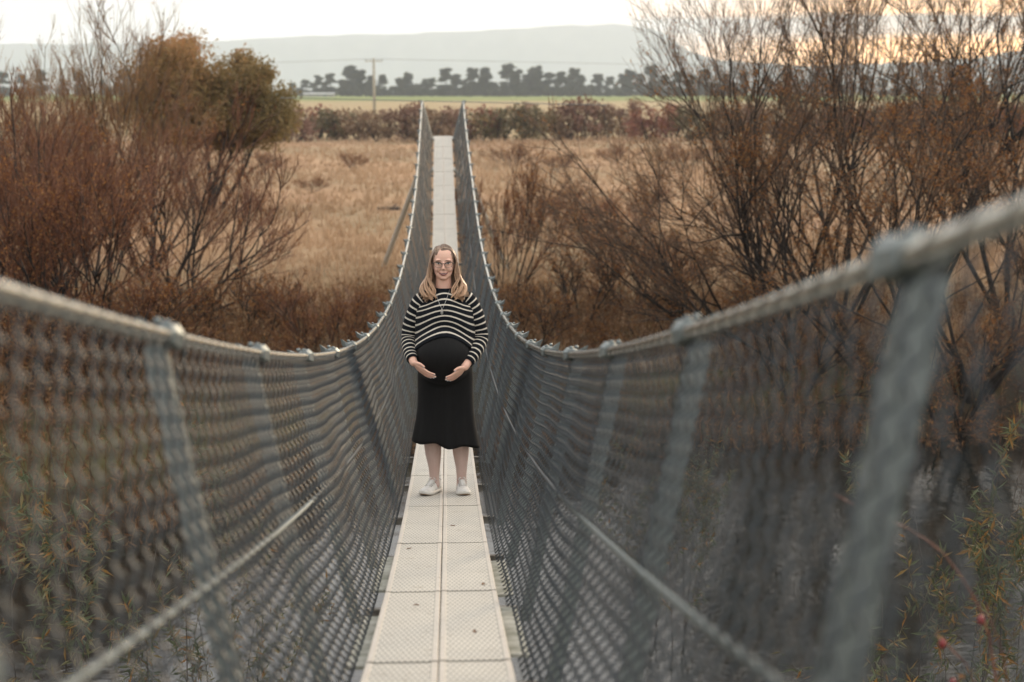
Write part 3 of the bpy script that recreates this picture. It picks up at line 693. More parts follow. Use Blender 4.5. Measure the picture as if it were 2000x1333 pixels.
def keepf(f):
    c_ = Vc[f].mean(1); fr = (c_[:, 1] < 0.005) & (((c_[:, 0] - HX) / 0.074) ** 2 + ((c_[:, 2] - 1.570) / 0.0955) ** 2 < 1)
    return ~fr & (c_[:, 2] > 1.53)
faces_c = [np.vstack(f) for f in Fc.values()]; faces_c = [f[keepf(f)] for f in faces_c]
hb_.add(Vc, faces_c, 0.25)
PXX = HX - 0.020
def sk(x, y): return 1.604 + 0.0905 * math.sqrt(max(0.0, 1 - ((x - HX) / 0.0795) ** 2 - ((y - 0.022) / 0.0985) ** 2))
for s in (-1, 1):
    for i in range(430):
        inner_ = i >= 300
        q = g.random() ** 1.1 if not inner_ else 0.55 + 0.45 * g.random()           # 0 front .. 1 back
        lay = g.random(); lift = 0.001 + 0.006 * lay
        ry = -0.050 + 0.152 * q; x0 = PXX + s * 0.002
        p0 = (x0, ry, sk(x0, ry) + lift * 0.6); xm = PXX + s * 0.028; p05 = (xm, ry, sk(xm, ry) + lift + 0.003)
        x1 = HX + s * 0.056; y1_ = ry * 0.7 + 0.012; p1 = (x1, y1_, sk(x1, y1_) + lift + 0.002)
        ck = int(g.integers(0, 7)); ysd = -0.034 + 0.129 * q; w = g.random(); out = np.clip((ck * 0.618) % 1.0 + 0.05 * g.normal(), 0, 1.1)
        p2 = (HX + s * (0.0835 + 0.006 * lay), ysd, 1.600 + 0.010 * g.random())
        if inner_:
            p3 = (HX + s * (0.030 + 0.055 * w), 0.055 + 0.04 * g.random(), 1.520); p4 = (HX + s * (0.045 + 0.06 * w), 0.045 + 0.03 * g.random(), 1.435)
            p5 = (HX + s * (0.060 + 0.07 * out), 0.02, 1.385); p6 = (HX + s * (0.075 + 0.07 * out), -0.02, 1.36)
        else:
            p3 = (HX + s * (0.082 + 0.022 * w), ysd - 0.002, 1.525); p4 = (HX + s * (0.074 + 0.062 * out), ysd * 0.75 - 0.025, 1.440)
            p5 = (HX + s * (0.070 + 0.078 * out), -0.062 - 0.045 * g.random() + 0.05 * q, 1.370)
            p6 = (HX + s * (0.074 + 0.076 * out - 0.012 * (ck % 3)), -0.098 - 0.012 * (ck % 2) + 0.03 * q, 1.326 + 0.016 * (ck % 4) + 0.012 * g.random() + 0.03 * q)
        C_ = catmull([p0, p05, p1, p2, p3, p4, p5, p6], 26); tt_ = np.linspace(0, 1, 26)
        ph = 0.25 * g.random() + 1.1 * (ck % 3); amp = 0.027 * np.clip((tt_ - 0.42) / 0.45, 0, 1)
        C_[:, 0] += s * amp * np.sin(tt_ * 19 + ph); C_[:, 1] += amp * 0.7 * np.cos(tt_ * 19 + ph)
        rr = np.interp(tt_, [0, 0.1, 0.75, 1], [0.0016, 0.0024, 0.0024, 0.0005]) * (0.8 + 0.5 * g.random())
        hb_.tube(C_, rr, 4, float(np.clip(g.normal(0.5, 0.24), 0, 1)))
# a few fly-away strands
for i in range(14):
    s = 1 if g.random() < .6 else -1; C_ = catmull([(HX + s * 0.09, 0.0, 1.52), (HX + s * 0.115, -0.03, 1.46), (HX + s * (0.13 + .03 * g.random()), -0.05, 1.40), (HX + s * (0.145 + 0.03 * g.random()), -0.06, 1.36)], 12); hb_.tube(C_, 0.0008, 4, 0.8)
hb_.build('hair', hair_m, person, True, 'val')

# clothes -----------------------------------------------------------
NTH = 72; TH = np.arange(NTH) * 2 * np.pi / NTH       # 0 = front (-y)
sx, cxn = np.sin(TH), -np.cos(TH)
BC = np.array((-0.012, -0.090, 0.975)); BR = np.array((0.183, 0.172, 0.198))
def belly_r(z, grow=0.0):
    """distance from the axis to the belly surface for each TH at height z (array per TH)"""
    R3 = BR + grow; k = 1 - ((z - BC[2]) / R3[2]) ** 2
    out = np.zeros(NTH); dx, dy = sx, cxn
    a = (dx / R3[0]) ** 2 + (dy / R3[1]) ** 2; bx, by = -BC[0], -BC[1]
    b = 2 * (bx * dx / R3[0] ** 2 + by * dy / R3[1] ** 2); c_ = (bx / R3[0]) ** 2 + (by / R3[1]) ** 2 - k
    disc = b * b - 4 * a * c_; ok = (disc > 0) & (k > 0)
    out[ok] = np.maximum(0, (-b[ok] + np.sqrt(disc[ok])) / (2 * a[ok])); return out
def ell_r(a, f, bk):
    d = np.where(cxn < 0, f, bk); return 1.0 / np.sqrt((sx / a) ** 2 + (cxn / d) ** 2)
def smax(a, b, k=0.02):
    h = np.clip(0.5 + 0.5 * (a - b) / k, 0, 1); return b * (1 - h) + a * h + k * h * (1 - h)
# skirt / stretch dress
t = NT('black_knit'); oc = t.coord('Object'); fz = t.noise(t.coord('Object', (1, 1, 0.25)), 60, 3)
t.bump(t.noise(t.coord('Object', (1, 1, 0.1)), 500, 2), 0.25, 0.002); t.b.inputs['Sheen Weight'].default_value = 0.02
black_m = t.fin(t.ramp(fz, [(0.3, (0.0035, 0.0035, 0.0038)), (0.7, (0.0065, 0.0065, 0.0068))]), 0.6, 0, 0.18)
zs = np.concatenate([np.linspace(1.20, 0.80, 34), np.linspace(0.785, 0.36, 26), [0.340]])
za_ = np.array([1.20, 1.0, 0.9, 0.8, 0.7, 0.6, 0.5, 0.42, 0.34]); aa = [0.155, 0.172, 0.182, 0.187, 0.187, 0.190, 0.200, 0.214, 0.228]; ff = [0.125, 0.14, 0.135, 0.13, 0.128, 0.13, 0.138, 0.146, 0.152]; bb = [0.12, 0.125, 0.14, 0.15, 0.148, 0.145, 0.15, 0.155, 0.16]
rings = []
for z in zs:
    zi = -z; A_, F_, B_ = (np.interp(zi, -za_, q) for q in (aa, ff, bb))
    drop = np.clip((0.72 - z) / 0.38, 0, 1)
    zz = z + np.zeros(NTH) - 0.022 * drop * sx + 0.018 * drop                      # hem tilts towards her left
    rr = smax(ell_r(A_, F_, B_), belly_r(zz), 0.055)
    fold = drop * (0.040 * np.sin(TH * 5 + 0.6) * (0.6 + 0.4 * np.sin(TH * 2 + 1)) + 0.026 * np.sin(TH * 9 + 2.0) + 0.014 * np.sin(TH * 17))
    rr = rr * (1 + fold); zz = zz - drop ** 2 * 0.012 * np.sin(TH * 5 + 0.9)
    rings.append(np.stack([rr * sx, rr * cxn + 0.0, zz], -1))
inner = [np.stack([rings[-1][:, 0] * 0.985, rings[-1][:, 1] * 0.985, rings[-1][:, 2] + 0.002], -1)] + [np.stack([r_[:, 0] * 0.97, r_[:, 1] * 0.97, r_[:, 2]], -1) for r_ in rings[-2:-12:-1]]
MB().loft(rings + inner, cap=False).build('skirt', black_m, person, True)
# jumper
t = NT('striped_jumper'); sv = t.attr('val'); fr = t.math('FRACT', sv); wob = t.math('MULTIPLY', t.math('SUBTRACT', t.noise(t.coord('Object'), 70, 2), 0.5), 0.10)
st = t.ramp(t.math('ABSOLUTE', t.math('SUBTRACT', t.math('ADD', fr, wob), 0.5)), [(0.115, 1.0), (0.145, 0.0)])
rib = t.noise(t.coord('Object', (1, 1, 0.3)), 380, 2)
c = t.mix(st, t.mix(rib, (0.004, 0.0055, 0.008), (0.009, 0.011, 0.015)), t.mix(rib, (0.50, 0.46, 0.39), (0.62, 0.575, 0.50)))
t.bump(rib, 0.5, 0.003); t.b.inputs['Sheen Weight'].default_value = 0.02
knit_m = t.fin(c, 0.9, 0, 0.1)
NV = 44; vv = np.linspace(0, 1, NV)
side = sx ** 2; frontness = np.clip(-cxn, 0, 1)
hem_z = np.where(cxn < 0, 1.120 - 0.150 * side, 0.953 + 0.02 * (1 - side))       # rides up over the belly
# rings: half width, front, back as a function of distance below the neckline
sp_v = np.array([0, 0.02, 0.05, 0.10, 0.17, 0.26, 0.40, 0.60, 0.80, 1.0])
a_v = np.array([0.068, 0.076, 0.105, 0.152, 0.187, 0.197, 0.200, 0.204, 0.207, 0.206]); f_v = np.array([0.060, 0.064, 0.076, 0.092, 0.112, 0.134, 0.156, 0.168, 0.165, 0.160]); b_v = np.array([0.058, 0.064, 0.080, 0.100, 0.115, 0.124, 0.128, 0.130, 0.130, 0.135])
rings = []; vals = []
for v in vv:
    A_, F_, B_ = (np.interp(v, sp_v, q) for q in (a_v, f_v, b_v))
    ztop = 1.424 - 0.012 * frontness
    zline = ztop * (1 - v) + hem_z * v - 0.062 * side * np.exp(-((v - 0.16) / 0.13) ** 2) * 0.55 - 0.018 * side * np.clip(v / 0.1, 0, 1) * (1 - v)
    rr = ell_r(A_, F_, B_)
    br = belly_r(zline, 0.010); rr = smax(rr, np.where(br > 0, br, 0), 0.03)
    rr = rr * (1 + 0.012 * np.sin(TH * 6 + v * 9) * np.clip(v * 2 - 0.6, 0, 1))
    rings.append(np.stack([rr * sx, rr * cxn + 0.004, zline], -1)); vals.append(np.full(NTH, (v - 0.035) * 8.4 + 0.15 if v > 0.055 else 0.0))
# neckband thickness and hem turned under
rings = [rings[0] * [0.93, 0.93, 1] + [0, 0, -0.02], rings[0] * [0.95, 0.95, 1] + [0, 0, 0.004]] + rings + [rings[-1] * [0.985, 0.985, 1] + [0, 0.0, -0.004], rings[-1] * [0.96, 0.96, 1] + [0, 0, 0.012]]
vals = [np.zeros(NTH)] * 2 + vals + [np.full(NTH, 8.2)] * 2
mb = MB(); mb.loft(rings, False, np.array(vals))
jumper = mb.build('jumper', knit_m, person, True, 'val')
for s in (-1, 1):
    P = catmull([(s * 0.095, 0.012, 1.345)] + ARM[s][:], 46); P = P[:-3] if s > 0 else P[:-2]; n = len(P); u = np.linspace(0, 1, n)
    T = np.gradient(P, axis=0); T /= np.linalg.norm(T, axis=1, keepdims=True)
    rad = np.interp(u, [0, 0.10, 0.25, 0.5, 0.75, 0.9, 1], [0.040, 0.056, 0.063, 0.056, 0.051, 0.043, 0.036])
    ref = np.array([0, -1.0, 0.2]); rings = []; vals = []
    for i in range(n):
        x_ = unit_(np.cross(ref, T[i])); y_ = np.cross(T[i], x_); th = np.arange(28) * 2 * np.pi / 28
        wr = 1 + 0.04 * np.sin(th * 3 + u[i] * 22) * np.exp(-((u[i] - 0.55) / 0.2) ** 2) + 0.05 * np.sin(th * 2 + u[i] * 40) * np.clip((u[i] - 0.7) / 0.3, 0, 1) * (1 - u[i]) * 3
        sag = 0.010 * np.clip((u[i] - 0.5) / 0.3, 0, 1) * (1 - u[i]) * 3
        rg = P[i] + (x_ * np.cos(th)[:, None] + y_ * np.sin(th)[:, None]) * (rad[i] * wr)[:, None]; rg[:, 2] -= sag * (np.sin(th) * 0 + 1)
        rings.append(rg); vals.append(u[i] * 17.0 + 0.35 if u[i] < 0.965 else 17.0)
    rings.append(P[-1] + (rings[-1] - P[-1]) * 0.90); vals.append(17.0); rings.append(P[-3] + (rings[-4] - P[-4]) * 0.80); vals.append(17.0)
    mb = MB(); mb.loft(rings, False, np.repeat(np.array(vals)[:, None], 28, 1)); mb.build('sleeve', knit_m, jumper, True, 'val')
# necklace
silver = mottled('silver', (0.55, 0.54, 0.52), (0.7, 0.69, 0.66), 200, 0.3, 0.9)
jv = np.empty(len(jumper.data.vertices) * 3); jumper.data.vertices.foreach_get('co', jv); jb = BVHTree.FromPolygons([tuple(v) for v in jv.reshape(-1, 3)], [tuple(p.vertices) for p in jumper.data.polygons])
def jy(x, z):
    h = jb.ray_cast(Vector((x, -0.6, z)), Vector((0, 1, 0))); return (h[0].y if h[0] is not None else -0.06) - 0.003
pz = 1.300
nk = MB()
for s in (-1, 1): nk.tube([(HX - 0.010 + s * (0.004 + 0.050 * q ** 0.9), jy(HX - 0.010 + s * (0.004 + 0.050 * q ** 0.9), pz + 0.118 * q), pz + 0.118 * q) for q in np.linspace(0, 1, 14)], 0.0011, 5)
nkl = nk.build('necklace', silver, person, True)
a = np.linspace(0, 2 * np.pi, 22); dr = np.stack([HX - 0.012 + 0.0095 * np.sin(a) * (0.6 - 0.4 * np.cos(a)), np.full(22, jy(HX - 0.012, pz - 0.02) - 0.003), pz - 0.020 + 0.019 * np.cos(a)], -1)
MB().tube(dr, 0.0021, 6).ellipsoid((HX - 0.012, jy(HX - 0.012, pz - .024) - 0.003, pz - 0.026), (0.004, 0.003, 0.006), 8, 6).build('pendant', silver, nkl, True)

# shoes ------------------------------------------------------------------
canvas = mottled('white_canvas', (0.60, 0.585, 0.55), (0.70, 0.685, 0.65), 40, 0.8, bump=0.15); rubber = mottled('white_rubber', (0.56, 0.54, 0.49), (0.64, 0.62, 0.57), 25, 0.55); lace = mottled('white_lace', (0.62, 0.61, 0.58), (0.72, 0.71, 0.68), 80, 0.8); eyelet_m = mottled('eyelet', (0.05, 0.05, 0.05), (0.12, 0.12, 0.12), 50, 0.4, 0.6); outs = mottled('gum_outsole', (0.20, 0.13, 0.07), (0.28, 0.18, 0.10), 30, 0.7)
for s, ax, rot in ((-1, -0.080, -24), (1, 0.106, 5)):
    sh = bpy.data.objects.new('shoe', None); COL.objects.link(sh); sh.parent = person
    sh.location = (ax, 0.030, float(deck_z(WY + 0.03)) - WZ + 0.001); sh.rotation_euler = (SL, 0, R(rot))
    # foot axis: heel at +y .065, toe at -y .195
    def outline(y):   # half width
        return np.interp(y, [-0.198, -0.190, -0.165, -0.13, -0.06, 0.0, 0.045, 0.064, 0.070], [0.006, 0.026, 0.041, 0.047, 0.042, 0.034, 0.032, 0.022, 0.006])
    ysn = np.concatenate([np.linspace(-0.198, -0.16, 7), np.linspace(-0.15, 0.05, 14), np.linspace(0.056, 0.070, 4)])
    so = MB(); rings = []
    for y in ysn:
        w = outline(y) + 0.0025; lift = 0.012 * np.clip((-0.14 - y) / 0.06, 0, 1) ** 2
        rings.append([(-w, y, 0.004 + lift), (-w - 0.001, y, 0.014 + lift), (-w, y, 0.026 + lift * 0.8), (w, y, 0.026 + lift * 0.8), (w + 0.001, y, 0.014 + lift), (w, y, 0.004 + lift)])
    so.loft(rings); so.build('sole', rubber, sh, True)
    so = MB(); rings = [[(-w_, y, 0.0 + l_), (-w_, y, 0.0045 + l_), (w_, y, 0.0045 + l_), (w_, y, 0.0 + l_)] for y, w_, l_ in [(y, max(0.004, outline(y) - 0.003), 0.012 * np.clip((-0.14 - y) / 0.06, 0, 1) ** 2) for y in ysn[1:-1]]]
    so.loft(rings); so.build('outsole', outs, sh)
    up = MB(); rings = []
    for y in ysn:
        w = max(0.004, outline(y) - 0.001); h = np.interp(y, [-0.198, -0.185, -0.16, -0.12, -0.07, -0.035, 0.0, 0.04, 0.07], [0.024, 0.037, 0.046, 0.055, 0.073, 0.088, 0.087, 0.082, 0.086])
        lift = 0.010 * np.clip((-0.14 - y) / 0.06, 0, 1) ** 2; th = np.linspace(0, np.pi, 13)
        top = np.interp(y, [-0.2, -0.10, 0.0, 0.07], [0.75, 0.8, 0.62, 0.62])
        rings.append([(-w * np.cos(a_) * (1 - (1 - top) * np.sin(a_) * 0.6), y, 0.018 + lift + (h - 0.018) * np.sin(a_) ** 0.75) for a_ in th])
    up.loft(rings); upper = up.build('upper', canvas, sh, True)
    cu = MB(); a_ = np.linspace(0, 2 * np.pi, 20); cu.tube(np.stack([0.031 * np.cos(a_), 0.012 + 0.046 * np.sin(a_), 0.088 + 0.004 * np.sin(a_)], -1), 0.006, 8); cu.build('collar', canvas, sh, True)
    tg = MB(); tg.loft([[(-w_, y, z), (0, y - .002, z + .006), (w_, y, z), (0, y, z - 0.008)] for y, z, w_ in ((-0.115, 0.059, 0.012), (-0.07, 0.076, 0.017), (-0.035, 0.094, 0.019), (-0.022, 0.108, 0.016))]); tg.build('tongue', canvas, sh, True)
    lc = MB(); ey_ = MB()
    for j in range(5):
        y = -0.108 + 0.0175 * j; z = np.interp(y, [-0.12, -0.07, -0.035], [0.060, 0.079, 0.096]); w = 0.019 + 0.0015 * j
        lc.tube([(-w, y, z - 0.007), (0, y - 0.004, z + 0.003), (w, y + 0.001, z - 0.007)], 0.0030, 6)
        if j < 4: lc.tube([(-w, y, z - 0.007), (0, y + 0.008, z + 0.006), (w, y + 0.0175, z + 0.000)], 0.0024, 5)
        for q in (-1, 1): ey_.ellipsoid((q * (w + 0.004), y, z - 0.009), (0.0030, 0.0030, 0.0022), 8, 5)
    for q in (-1, 1): lc.tube(catmull([(0, -0.04, 0.101), (q * 0.014, -0.05, 0.106), (q * 0.024, -0.046, 0.094), (q * 0.006, -0.042, 0.100)], 10), 0.0022, 5)
    lc.build('laces', lace, sh, True); ey_.build('eyelets', eyelet_m, upper, True)

# ------------------------------------------------------------------ vegetation
vr = np.random.default_rng(21)
def unit(a): return a / (np.linalg.norm(a, axis=-1, keepdims=True) + 1e-12)
def grow(P0, D0, L, n, wob, up, g):
    """polylines from P0 along D0 with wobble and upward pull: (N,n,3)"""
    N = len(P0); P = np.zeros((N, n, 3)); P[:, 0] = P0; D = unit(np.asarray(D0, float)); st = (np.asarray(L) / (n - 1))[:, None]
    for i in range(1, n):
        D = unit(D + g.normal(0, wob, (N, 3)) + np.array([0, 0, 1.0]) * up)
        P[:, i] = P[:, i - 1] + D * st
    return P
def branch(P, per, ang, ratio, g, n, wob, up, tmin=0.25, jitter=0.35):
    N, m, _ = P.shape; par = np.repeat(np.arange(N), per)
    tt = tmin + (1 - tmin) * g.random(len(par)) ** 0.8
    f = tt * (m - 1); i = np.minimum(f.astype(int), m - 2); u = (f - i)[:, None]
    p0 = P[par, i] * (1 - u) + P[par, i + 1] * u; T = unit(P[par, i + 1] - P[par, i])
    rnd = g.normal(0, 1, T.shape); side = unit(rnd - T * (rnd * T).sum(1, keepdims=True))
    a = np.radians(ang) * (0.7 + 0.6 * g.random(len(par)))[:, None]
    D = T * np.cos(a) + side * np.sin(a)
    Lp = np.linalg.norm(np.diff(P, axis=1), axis=2).sum(1)[par]
    L = Lp * ratio * (1.15 - 0.6 * tt) * (1 - jitter + 2 * jitter * g.random(len(par)))
    return grow(p0, D, L, n, wob, up, g), tt, par
def taper(N, n, r0, r1): return np.outer(np.asarray(r0) * np.ones(N), np.ones(n)) * (1 - np.linspace(0, 1, n)) + r1 * np.linspace(0, 1, n)
def leaves(P, count, size, aspect, g, droop=0.3, tmin=0.3, sizevar=0.4):
    """kite-shaped leaves set along polylines; returns V,F,val"""
    N, m, _ = P.shape; par = g.integers(0, N, count); f = (tmin + (1 - tmin) * g.random(count)) * (m - 1); i = np.minimum(f.astype(int), m - 2); u = (f - i)[:, None]
    p = P[par, i] * (1 - u) + P[par, i + 1] * u; T = unit(P[par, i + 1] - P[par, i])
    d = unit(T * 0.5 + g.normal(0, 0.7, p.shape) + np.array([0, 0, -droop])); w = unit(np.cross(d, g.normal(0, 1, p.shape)))
    s = size * (1 - sizevar + 2 * sizevar * g.random(count))[:, None]
    nrm = np.cross(d, w)
    V = np.stack([p, p + d * s * 0.45 + w * s * aspect * 0.5 + nrm * s * 0.05, p + d * s, p + d * s * 0.45 - w * s * aspect * 0.5 + nrm * s * 0.05], 1).reshape(-1, 3)
    F = np.arange(count * 4).reshape(-1, 4)
    return V, [F], np.repeat(g.random(count), 4)

bark_dark = mottled('dark_bark', (0.0132, 0.0106, 0.0088), (0.0374, 0.0299, 0.0242), 9, 0.9, coord='Position')
bark_grey = mottled('grey_bark', (0.0360, 0.0288, 0.0240), (0.0900, 0.0720, 0.0600), 12, 0.9, coord='Position')
twig_red = leafmat('red_twig', [(0.0, (0.0760, 0.0336, 0.0208)), (0.5, (0.1520, 0.0664, 0.0368)), (1.0, (0.2400, 0.1160, 0.0624))], 0.6, 0.0)
twig_brown = leafmat('brown_twig', [(0.0, (0.0442, 0.0306, 0.0221)), (0.5, (0.1062, 0.0697, 0.0467)), (1.0, (0.1785, 0.1105, 0.0680))], 0.7, 0.0)
twig_gold = leafmat('gold_twig', [(0.0, (0.1275, 0.0723, 0.0382)), (0.5, (0.2210, 0.1275, 0.0638)), (1.0, (0.3060, 0.1870, 0.0935))], 0.6, 0.0)
leaf_rust = leafmat('rust_leaf', [(0.0, (0.14, 0.055, 0.025)), (0.35, (0.27, 0.11, 0.035)), (0.7, (0.40, 0.18, 0.05)), (1.0, (0.26, 0.17, 0.08))], 0.6, 0.4)
leaf_green = leafmat('willow_leaf', [(0.0, (0.0675, 0.0855, 0.0405)), (0.55, (0.1260, 0.1440, 0.0810)), (0.8, (0.1980, 0.1530, 0.0630)), (1.0, (0.3240, 0.1530, 0.0360))], 0.5, 0.35)
leaf_autumn = leafmat('autumn_leaf', [(0.0, (0.17, 0.14, 0.06)), (0.45, (0.26, 0.185, 0.08)), (0.75, (0.36, 0.22, 0.10)), (1.0, (0.40, 0.21, 0.10))], 0.6, 0.45)

def shrub(name, seed, height, nstem, spread, twigm, leafm, nleaf, l1=7, l2=7, l3=7, barkm=None, up=0.06, rscale=1.0, leafsize=0.07, tw=0.0045, base=0.25):
    g = np.random.default_rng(seed); root = empty(name)
    az = np.arange(nstem) * 2 * np.pi / nstem + g.normal(0, 0.5, nstem); tilt = np.radians(spread) * (0.25 + 0.85 * g.random(nstem))
    D = np.stack([np.sin(tilt) * np.cos(az), np.sin(tilt) * np.sin(az), np.cos(tilt)], -1)
    P0 = np.stack([np.cos(az) * base * g.random(nstem), np.sin(az) * base * g.random(nstem), np.full(nstem, -0.25)], -1)
    A = grow(P0, D, height * (0.62 + 0.22 * g.random(nstem)), 9, 0.10, up * 0.8, g)
    B, tb, pb = branch(A, l1, 34, 0.62, g, 7, 0.10, up, 0.22)
    Cc, tcx, pc = branch(B, l2, 32, 0.55, g, 5, 0.10, up * 1.3, 0.2)
    E_, te, pe = branch(Cc, l3, 28, 0.55, g, 4, 0.08, up * 1.6, 0.15)
    mb = MB()
    mb.add(*tubes(A, taper(len(A), 9, 0.055 * rscale * (0.6 + 0.7 * g.random(nstem)), 0.010), 6))
    mb.add(*tubes(B, taper(len(B), 7, 0.026 * rscale * (1.2 - 0.7 * tb), 0.007), 4))
    mb.build('trunk', barkm or bark_dark, root, True)
    mt = MB()
    V, F = tubes(Cc, taper(len(Cc), 5, 0.0095, 0.0045), 3, False); mt.add(V, F, np.repeat(g.random(len(Cc)) * 0.6, 15))
    V, F = tubes(E_, taper(len(E_), 4, tw * 1.2, tw * 0.6), 3, False); mt.add(V, F, np.repeat(0.25 + 0.75 * g.random(len(E_)), 12))
    tag(mt.build('twigs', twigm, root, False, 'val'), kind='stuff')
    if nleaf:
        V, F, val = leaves(np.concatenate([E_]), nleaf, leafsize, 0.30, g); ml = MB(); ml.add(V, F, val); tag(ml.build('leaves', leafm, root, False, 'val'), kind='stuff')
    return root
def place(src, used, x, y, rz, sc, label, cat, group, sink=0.0):
    o = src if src not in used else copy_tree(src); used.add(src)
    o.location = (x, y, float(ground_z(x, y)) - sink); o.rotation_euler = (0, 0, rz); o.scale = (sc[0], sc[0], sc[1]) if isinstance(sc, tuple) else (sc,) * 3
    return tag(o, label, cat, group)
used = set()
def PX(px, y): return (px - 871) / 2778.0 * (y * 0.985 + 0.8)

# left bank: red-twigged osiers
osA = shrub('red_osier_shrub', 31, 5.6, 7, 40, twig_red, leaf_rust, 2200, 7, 7, 7, up=0.10)
osB = shrub('red_osier_shrub', 32, 5.8, 5, 46, twig_red, leaf_rust, 700, 7, 7, 7, up=0.09)
osC = shrub('red_osier_shrub', 33, 5.2, 8, 36, twig_red, leaf_rust, 5000, 7, 7, 7, up=0.12)
gold = shrub('golden_twig_willow', 34, 7.0, 5, 24, twig_gold, leaf_rust, 800, 9, 8, 7, up=0.16, barkm=bark_grey)
L = [(osA, 30, 27, 0.3, (0.95, 0.84), 'red-twigged bare shrub at the left edge of the photo'),
     (osB, 262, 28, 2.2, (0.95, 0.92), 'bare shrub on left bank with dark forked trunk and reddish upswept twigs'),
     (osC, 150, 25.5, 4.0, (0.95, 0.80), 'low bushy red-brown shrub between the left edge and the forked shrub'),
     (osA, 375, 33, 1.9, (0.85, 0.74), 'reddish shrub reaching furthest right of the left bank thicket'),
     (osC, 110, 34, 1.0, (1.0, 0.92), 'tall dense red shrub behind the left bank thicket'),
     (osB, -90, 29, 5.0, (1.0, 0.85), 'red shrub cut off by the left edge behind the rail'),
     (osA, 290, 40, 3.3, (1.0, 0.86), 'distant red shrub in front of the tall green and rust tree'),
     (osC, 20, 40, 2.6, (1.05, 0.9), 'distant red shrub behind the left edge shrubs'),
     (gold, 60, 37, 0.4, (0.9, 0.98), 'golden bare willow with tips against the sky at far left'),
     (gold, 205, 39, 2.0, (1.05, 1.08), 'tallest golden bare willow on the left with tips against pale sky')]
for src, px, y, rz, sc, lab in L:
    place(src, used, PX(px, y), y, rz, sc, lab, 'shrub' if src is not gold else 'tree', 'bare shrubs and willows on the left bank')

# right bank: big bare willows with a few rust leaves
wiA = shrub('bare_willow', 41, 8.6, 6, 34, twig_brown, leaf_rust, 3000, 7, 6, 7, up=0.07, rscale=1.25, tw=0.0042)
wiB = shrub('bare_willow', 42, 8.8, 5, 38, twig_brown, leaf_rust, 3200, 7, 6, 7, up=0.06, rscale=1.25, tw=0.0042)
wiC = shrub('bare_willow', 43, 8.0, 7, 34, twig_brown, leaf_rust, 12000, 7, 7, 7, up=0.09, rscale=1.1, tw=0.0042)
L = [(wiA, 1525, 28, 0.6, (0.64, 1.0), 'bare willow nearest the bridge on the right bank, arching branches over the field'),
     (wiB, 1640, 31, 2.4, (0.8, 1.02), 'open bare willow second from the bridge on the right bank'),
     (wiC, 1720, 27, 1.1, (0.95, 0.80), 'dense rust-leaved willow low on the right bank above the rail'),
     (wiA, 1800, 32, 3.6, (1.05, 1.10), 'tall bare willow behind the rust-leaved willow, against the orange sky'),
     (wiC, 1910, 26, 4.4, (1.0, 0.78), 'rust-leaved willow close to the right edge of the photo'),
     (wiB, 2010, 30, 5.2, (1.0, 1.08), 'tall willow at the right edge with bare limbs across the glow'),
     (wiB, 1490, 40, 0.2, (0.62, 0.90), 'thin bare willow furthest left of the right bank group, leaves orange at top'),
     (wiC, 2130, 33, 0.9, (1.1, 1.0), 'leafy willow mostly beyond the right edge of the photo'),
     (wiA, 1660, 42, 5.0, (1.0, 0.95), 'far bare willow seen through the right bank branches')]
for src, px, y, rz, sc, lab in L:
    place(src, used, PX(px, y), y, rz, sc, lab, 'willow', 'bare willows on the right bank')

for src, px, y, rz, sc, ln, lab in [(wiB, 1430, 29, 1.3, (0.62, 0.66), -0.72, 'low willow leaning left towards the bridge below the nearest upright willow'), (wiA, 1560, 27, 4.1, (0.6, 0.60), -0.62, 'leaning bare willow low behind the right rail')]:
    o = place(src, used, PX(px, y), y, rz, sc, lab, 'willow', 'bare willows on the right bank'); o.rotation_mode = 'ZYX'; o.rotation_euler = (0, ln, rz)
    o.rotation_mode = 'QUATERNION'; o.rotation_quaternion = Quaternion((0, 1, 0), ln) @ Quaternion((0, 0, 1), rz)
# lower scrub right of the bridge
scA = shrub('scrub_bush', 51, 3.2, 9, 44, twig_red, leaf_rust, 3000, 7, 6, 6, up=0.07, rscale=0.6)
scB = shrub('scrub_bush', 52, 3.0, 8, 58, twig_brown, leaf_rust, 3400, 7, 6, 6, up=0.03, rscale=0.65)
L = [(scA, 990, 36, 0.2, (0.8, 1.15), 'upright reddish scrub bush just right of the bridge'),
     (scB, 1040, 27.5, 1.2, (0.7, 0.62), 'dark leafy scrub bush crowding the right rail beside the woman'),
     (scB, 1130, 31, 2.6, (0.85, 0.75), 'sprawling brown scrub bush on the bank right of the bridge'),
     (scA, 1240, 33, 3.9, (0.9, 0.75), 'reddish twiggy bush below the nearest right willow'),
     (scB, 1330, 29, 5.1, (0.9, 0.85), 'brown tangled bush at the foot of the nearest right willow'),
     (scA, 1210, 46, 0.9, (1.0, 0.8), 'far reddish scrub bush at the meadow edge on the right'),
     (scA, 1090, 52, 1.7, (0.9, 0.62), 'low reddish bush in the meadow behind the upright bush'),
     (scB, 1560, 26, 0.5, (1.0, 0.85), 'dark brown bush behind the right rail under the willows'),
     (scB, 1880, 25, 3.1, (1.0, 0.95), 'brown bush behind the rail near the right edge'),
     (scA, 640, 27, 4.2, (0.75, 0.55), 'low red-brown bush left of the bridge below the meadow'),
     (scB, 480, 27.5, 2.0, (0.85, 0.72), 'brown bush between the left thicket and the meadow'),
     (scB, 330, 26, 1.5, (0.9, 0.75), 'dark brown bush under the left bank thicket'),
     (scA, 210, 24.5, 0.7, (0.9, 0.72), 'red-brown bush just above the left rail'),
     (scB, 40, 24, 0.1, (0.9, 0.75), 'leafy bush above the left rail at the photo edge')]
for src, px, y, rz, sc, lab in L:
    place(src, used, PX(px, y), y, rz, sc, lab, 'bush', 'scrub bushes on the far bank')
